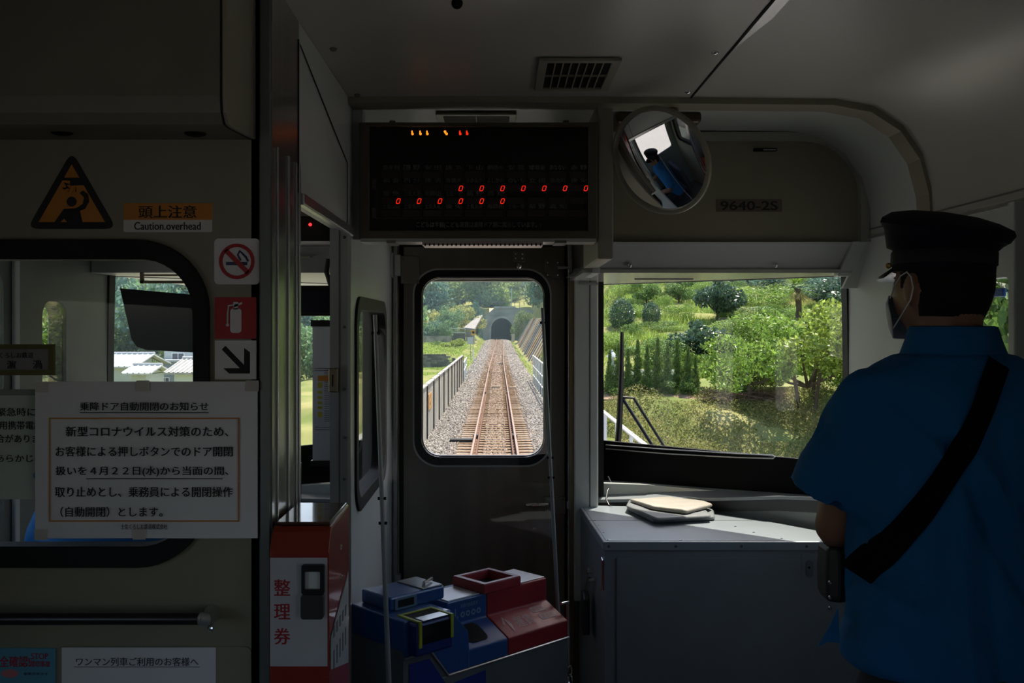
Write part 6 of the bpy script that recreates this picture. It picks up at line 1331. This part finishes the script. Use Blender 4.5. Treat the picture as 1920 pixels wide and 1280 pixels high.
grove(10, 560, 690, 80, 130, 4, 7, [P_far, P_farl, P_mid], 'tree on the low ground between barrier and houses', 'trees between barrier and houses')
grove(30, 1760, 3300, 26, 52, 8, 12, [P_mid, P_mid, P_lime], 'tree close outside the right side window', 'trees outside the right side window')
for i in range(10):
    y = rr.uniform(10, 45); x = rr.choice((-1, 1)) * rr.uniform(20, 44)
    if x > 0 and y > 12: continue
    plant(rr.choice([P_far, P_mid, P_farl]), x, y, 8, rr.uniform(6, 9), 'large tree along the line outside the side windows', 'tree', 'trees along the line beside the train')
# ---- houses seen through the cab windscreen
wr = mat('white_roof', (.46, .50, .52), .5, var=.08, scale=1); wlp = mat('house_wall', (.45, .50, .50), .8, var=.06); tile = mat('roof_tile', (.36, .37, .36), .6, var=.25, scale=1.5); bw = mat('blue_wall', (.26, .33, .37), .8, var=.06)
def gable(nm, lab, px0, px1, pyr, pye, y, dep, m_roof, m_wall, rib=0.45, axis='x', eave=.5):
    x0, x1 = X(px0, y), X(px1, y); zr, ze = Z(pyr, y), Z(pye, y); t = thing(nm, lab, 'house', ((x0 + x1) / 2, y, H((x0 + x1) / 2, y)))
    zg = H((x0 + x1) / 2, y + dep / 2) - .5; ym = y + dep / 2
    MB().box(x0 + eave, x1 - eave, y + .5, y + dep - .5, zg, ze + .05).build('wall', m_wall, t)
    b = MB(); b.add([(x0 + eave, y + .6, ze), (x0 + eave, y + dep - .6, ze), (x0 + eave, ym, zr - .1), (x1 - eave, y + .6, ze), (x1 - eave, y + dep - .6, ze), (x1 - eave, ym, zr - .1)], [(0, 1, 2), (3, 4, 5), (0, 1, 4, 3), (1, 2, 5, 4), (2, 0, 3, 5)]); b.build('gable_wall', m_wall, t)
    for sy, (ya, yb) in enumerate(((y, ym), (y + dep, ym))):
        b = MB(); q = [(x0, ya, ze), (x1, ya, ze), (x1, yb, zr), (x0, yb, zr)]; b.add(q + [(a, c, d + .12) for a, c, d in q], [(0, 1, 2, 3), (4, 5, 6, 7), (0, 1, 5, 4), (1, 2, 6, 5), (2, 3, 7, 6), (3, 0, 4, 7)]); rf = b.build('roof_slope', m_roof, t)
        if sy == 0:
            n = int((x1 - x0) / rib)
            for i in range(n + 1): xx_ = x0 + (x1 - x0) * i / n; MB().tube([(xx_, ya - .02, ze + .13), (xx_, yb, zr + .13)], .07, 5).build('roof_rib', m_roof, rf)
    MB().tube([(x0 - .05, ym, zr + .15), (x1 + .05, ym, zr + .15)], .16, 8).build('ridge', m_roof, t)
    return t, x0, x1, zg, ze, zr
def win(t, x0, x1, z0, z1, y):
    o = MB().plate(rect(x0, x1, z0, z1), [rect(x0 + .07, x1 - .07, z0 + .07, z1 - .07)], y - .06, y, plane='y').build('window', wp, t); MB().box(x0 + .07, x1 - .07, y - .03, y - .01, z0 + .07, z1 - .07).build('pane', mat('dark_pane', (.03, .05, .07), .15), o)
    xm = (x0 + x1) / 2; MB().box(xm - .03, xm + .03, y - .05, y - .01, z0 + .07, z1 - .07).build('mullion', wp, o)
gable('house', 'house with a white corrugated roof at the left of the cab windscreen', 150, 254, 669, 690, 82, 9, wr, wlp)
gable('house', 'lower white roofed annex in front of the corrugated roof house', 228, 282, 690, 703, 74, 5, wr, wlp, .4)
t, x0, x1, zg, ze, zr = gable('house', 'house with a grey tiled roof at the right of the cab windscreen', 308, 420, 680, 702, 66, 8, tile, mat('white_wall', (.6, .66, .68), .8), .3)
t = thing('flat_roof_house', 'two storey blue grey house with flat roof behind the tiled roof', 'house', (X(340, 92), 92, 0)); zg = H(X(340, 92), 92) - .5
MB().box(X(296, 92), X(420, 92), 92, 99, zg, Z(676, 92)).build('lower_storey', bw, t); MB().box(X(292, 92), X(424, 92), 91.6, 99.2, Z(677.5, 92), Z(674.5, 92)).build('eave', wr, t)
MB().box(X(301, 93), X(424, 93), 94, 100, Z(676, 93), Z(654, 93)).build('upper_storey', wlp, t); win(t, X(322, 94), X(346, 94), Z(676, 94), Z(661, 94), 94); win(t, X(302, 92), X(318, 92), Z(716, 92), Z(707, 92), 92)
o = MB().box(X(150, 108), X(301, 108), 108, 109, H(X(230, 108), 108) - 1, Z(664, 108)).build('long_white_wall', mat('long_wall', (.68, .64, .58), .8)); tag(o, 'long white wall behind the corrugated roof house', 'wall')
place(P_mid, 277, 712, 40, 44, 'bushy tree between the two houses', y=86)
for px, y in ((222, 84), (600, 120)): pass

# ================================================================= summer haze beyond the viaduct
hm = bpy.data.materials.new('haze'); hm.use_nodes = True; _n = hm.node_tree.nodes; _n.clear(); _o = _n.new('ShaderNodeOutputMaterial'); _v = _n.new('ShaderNodeVolumeScatter')
_v.inputs['Color'].default_value = (.62, .88, 1.0, 1); _v.inputs['Density'].default_value = .0008; _v.inputs['Anisotropy'].default_value = .3; hm.node_tree.links.new(_v.outputs[0], _o.inputs['Volume'])
o = MB().box(-170, 170, 58, 420, -12, 90).build('haze', hm); tag(o, 'thin blue summer haze over the valley and the tunnel', 'haze', kind='stuff')
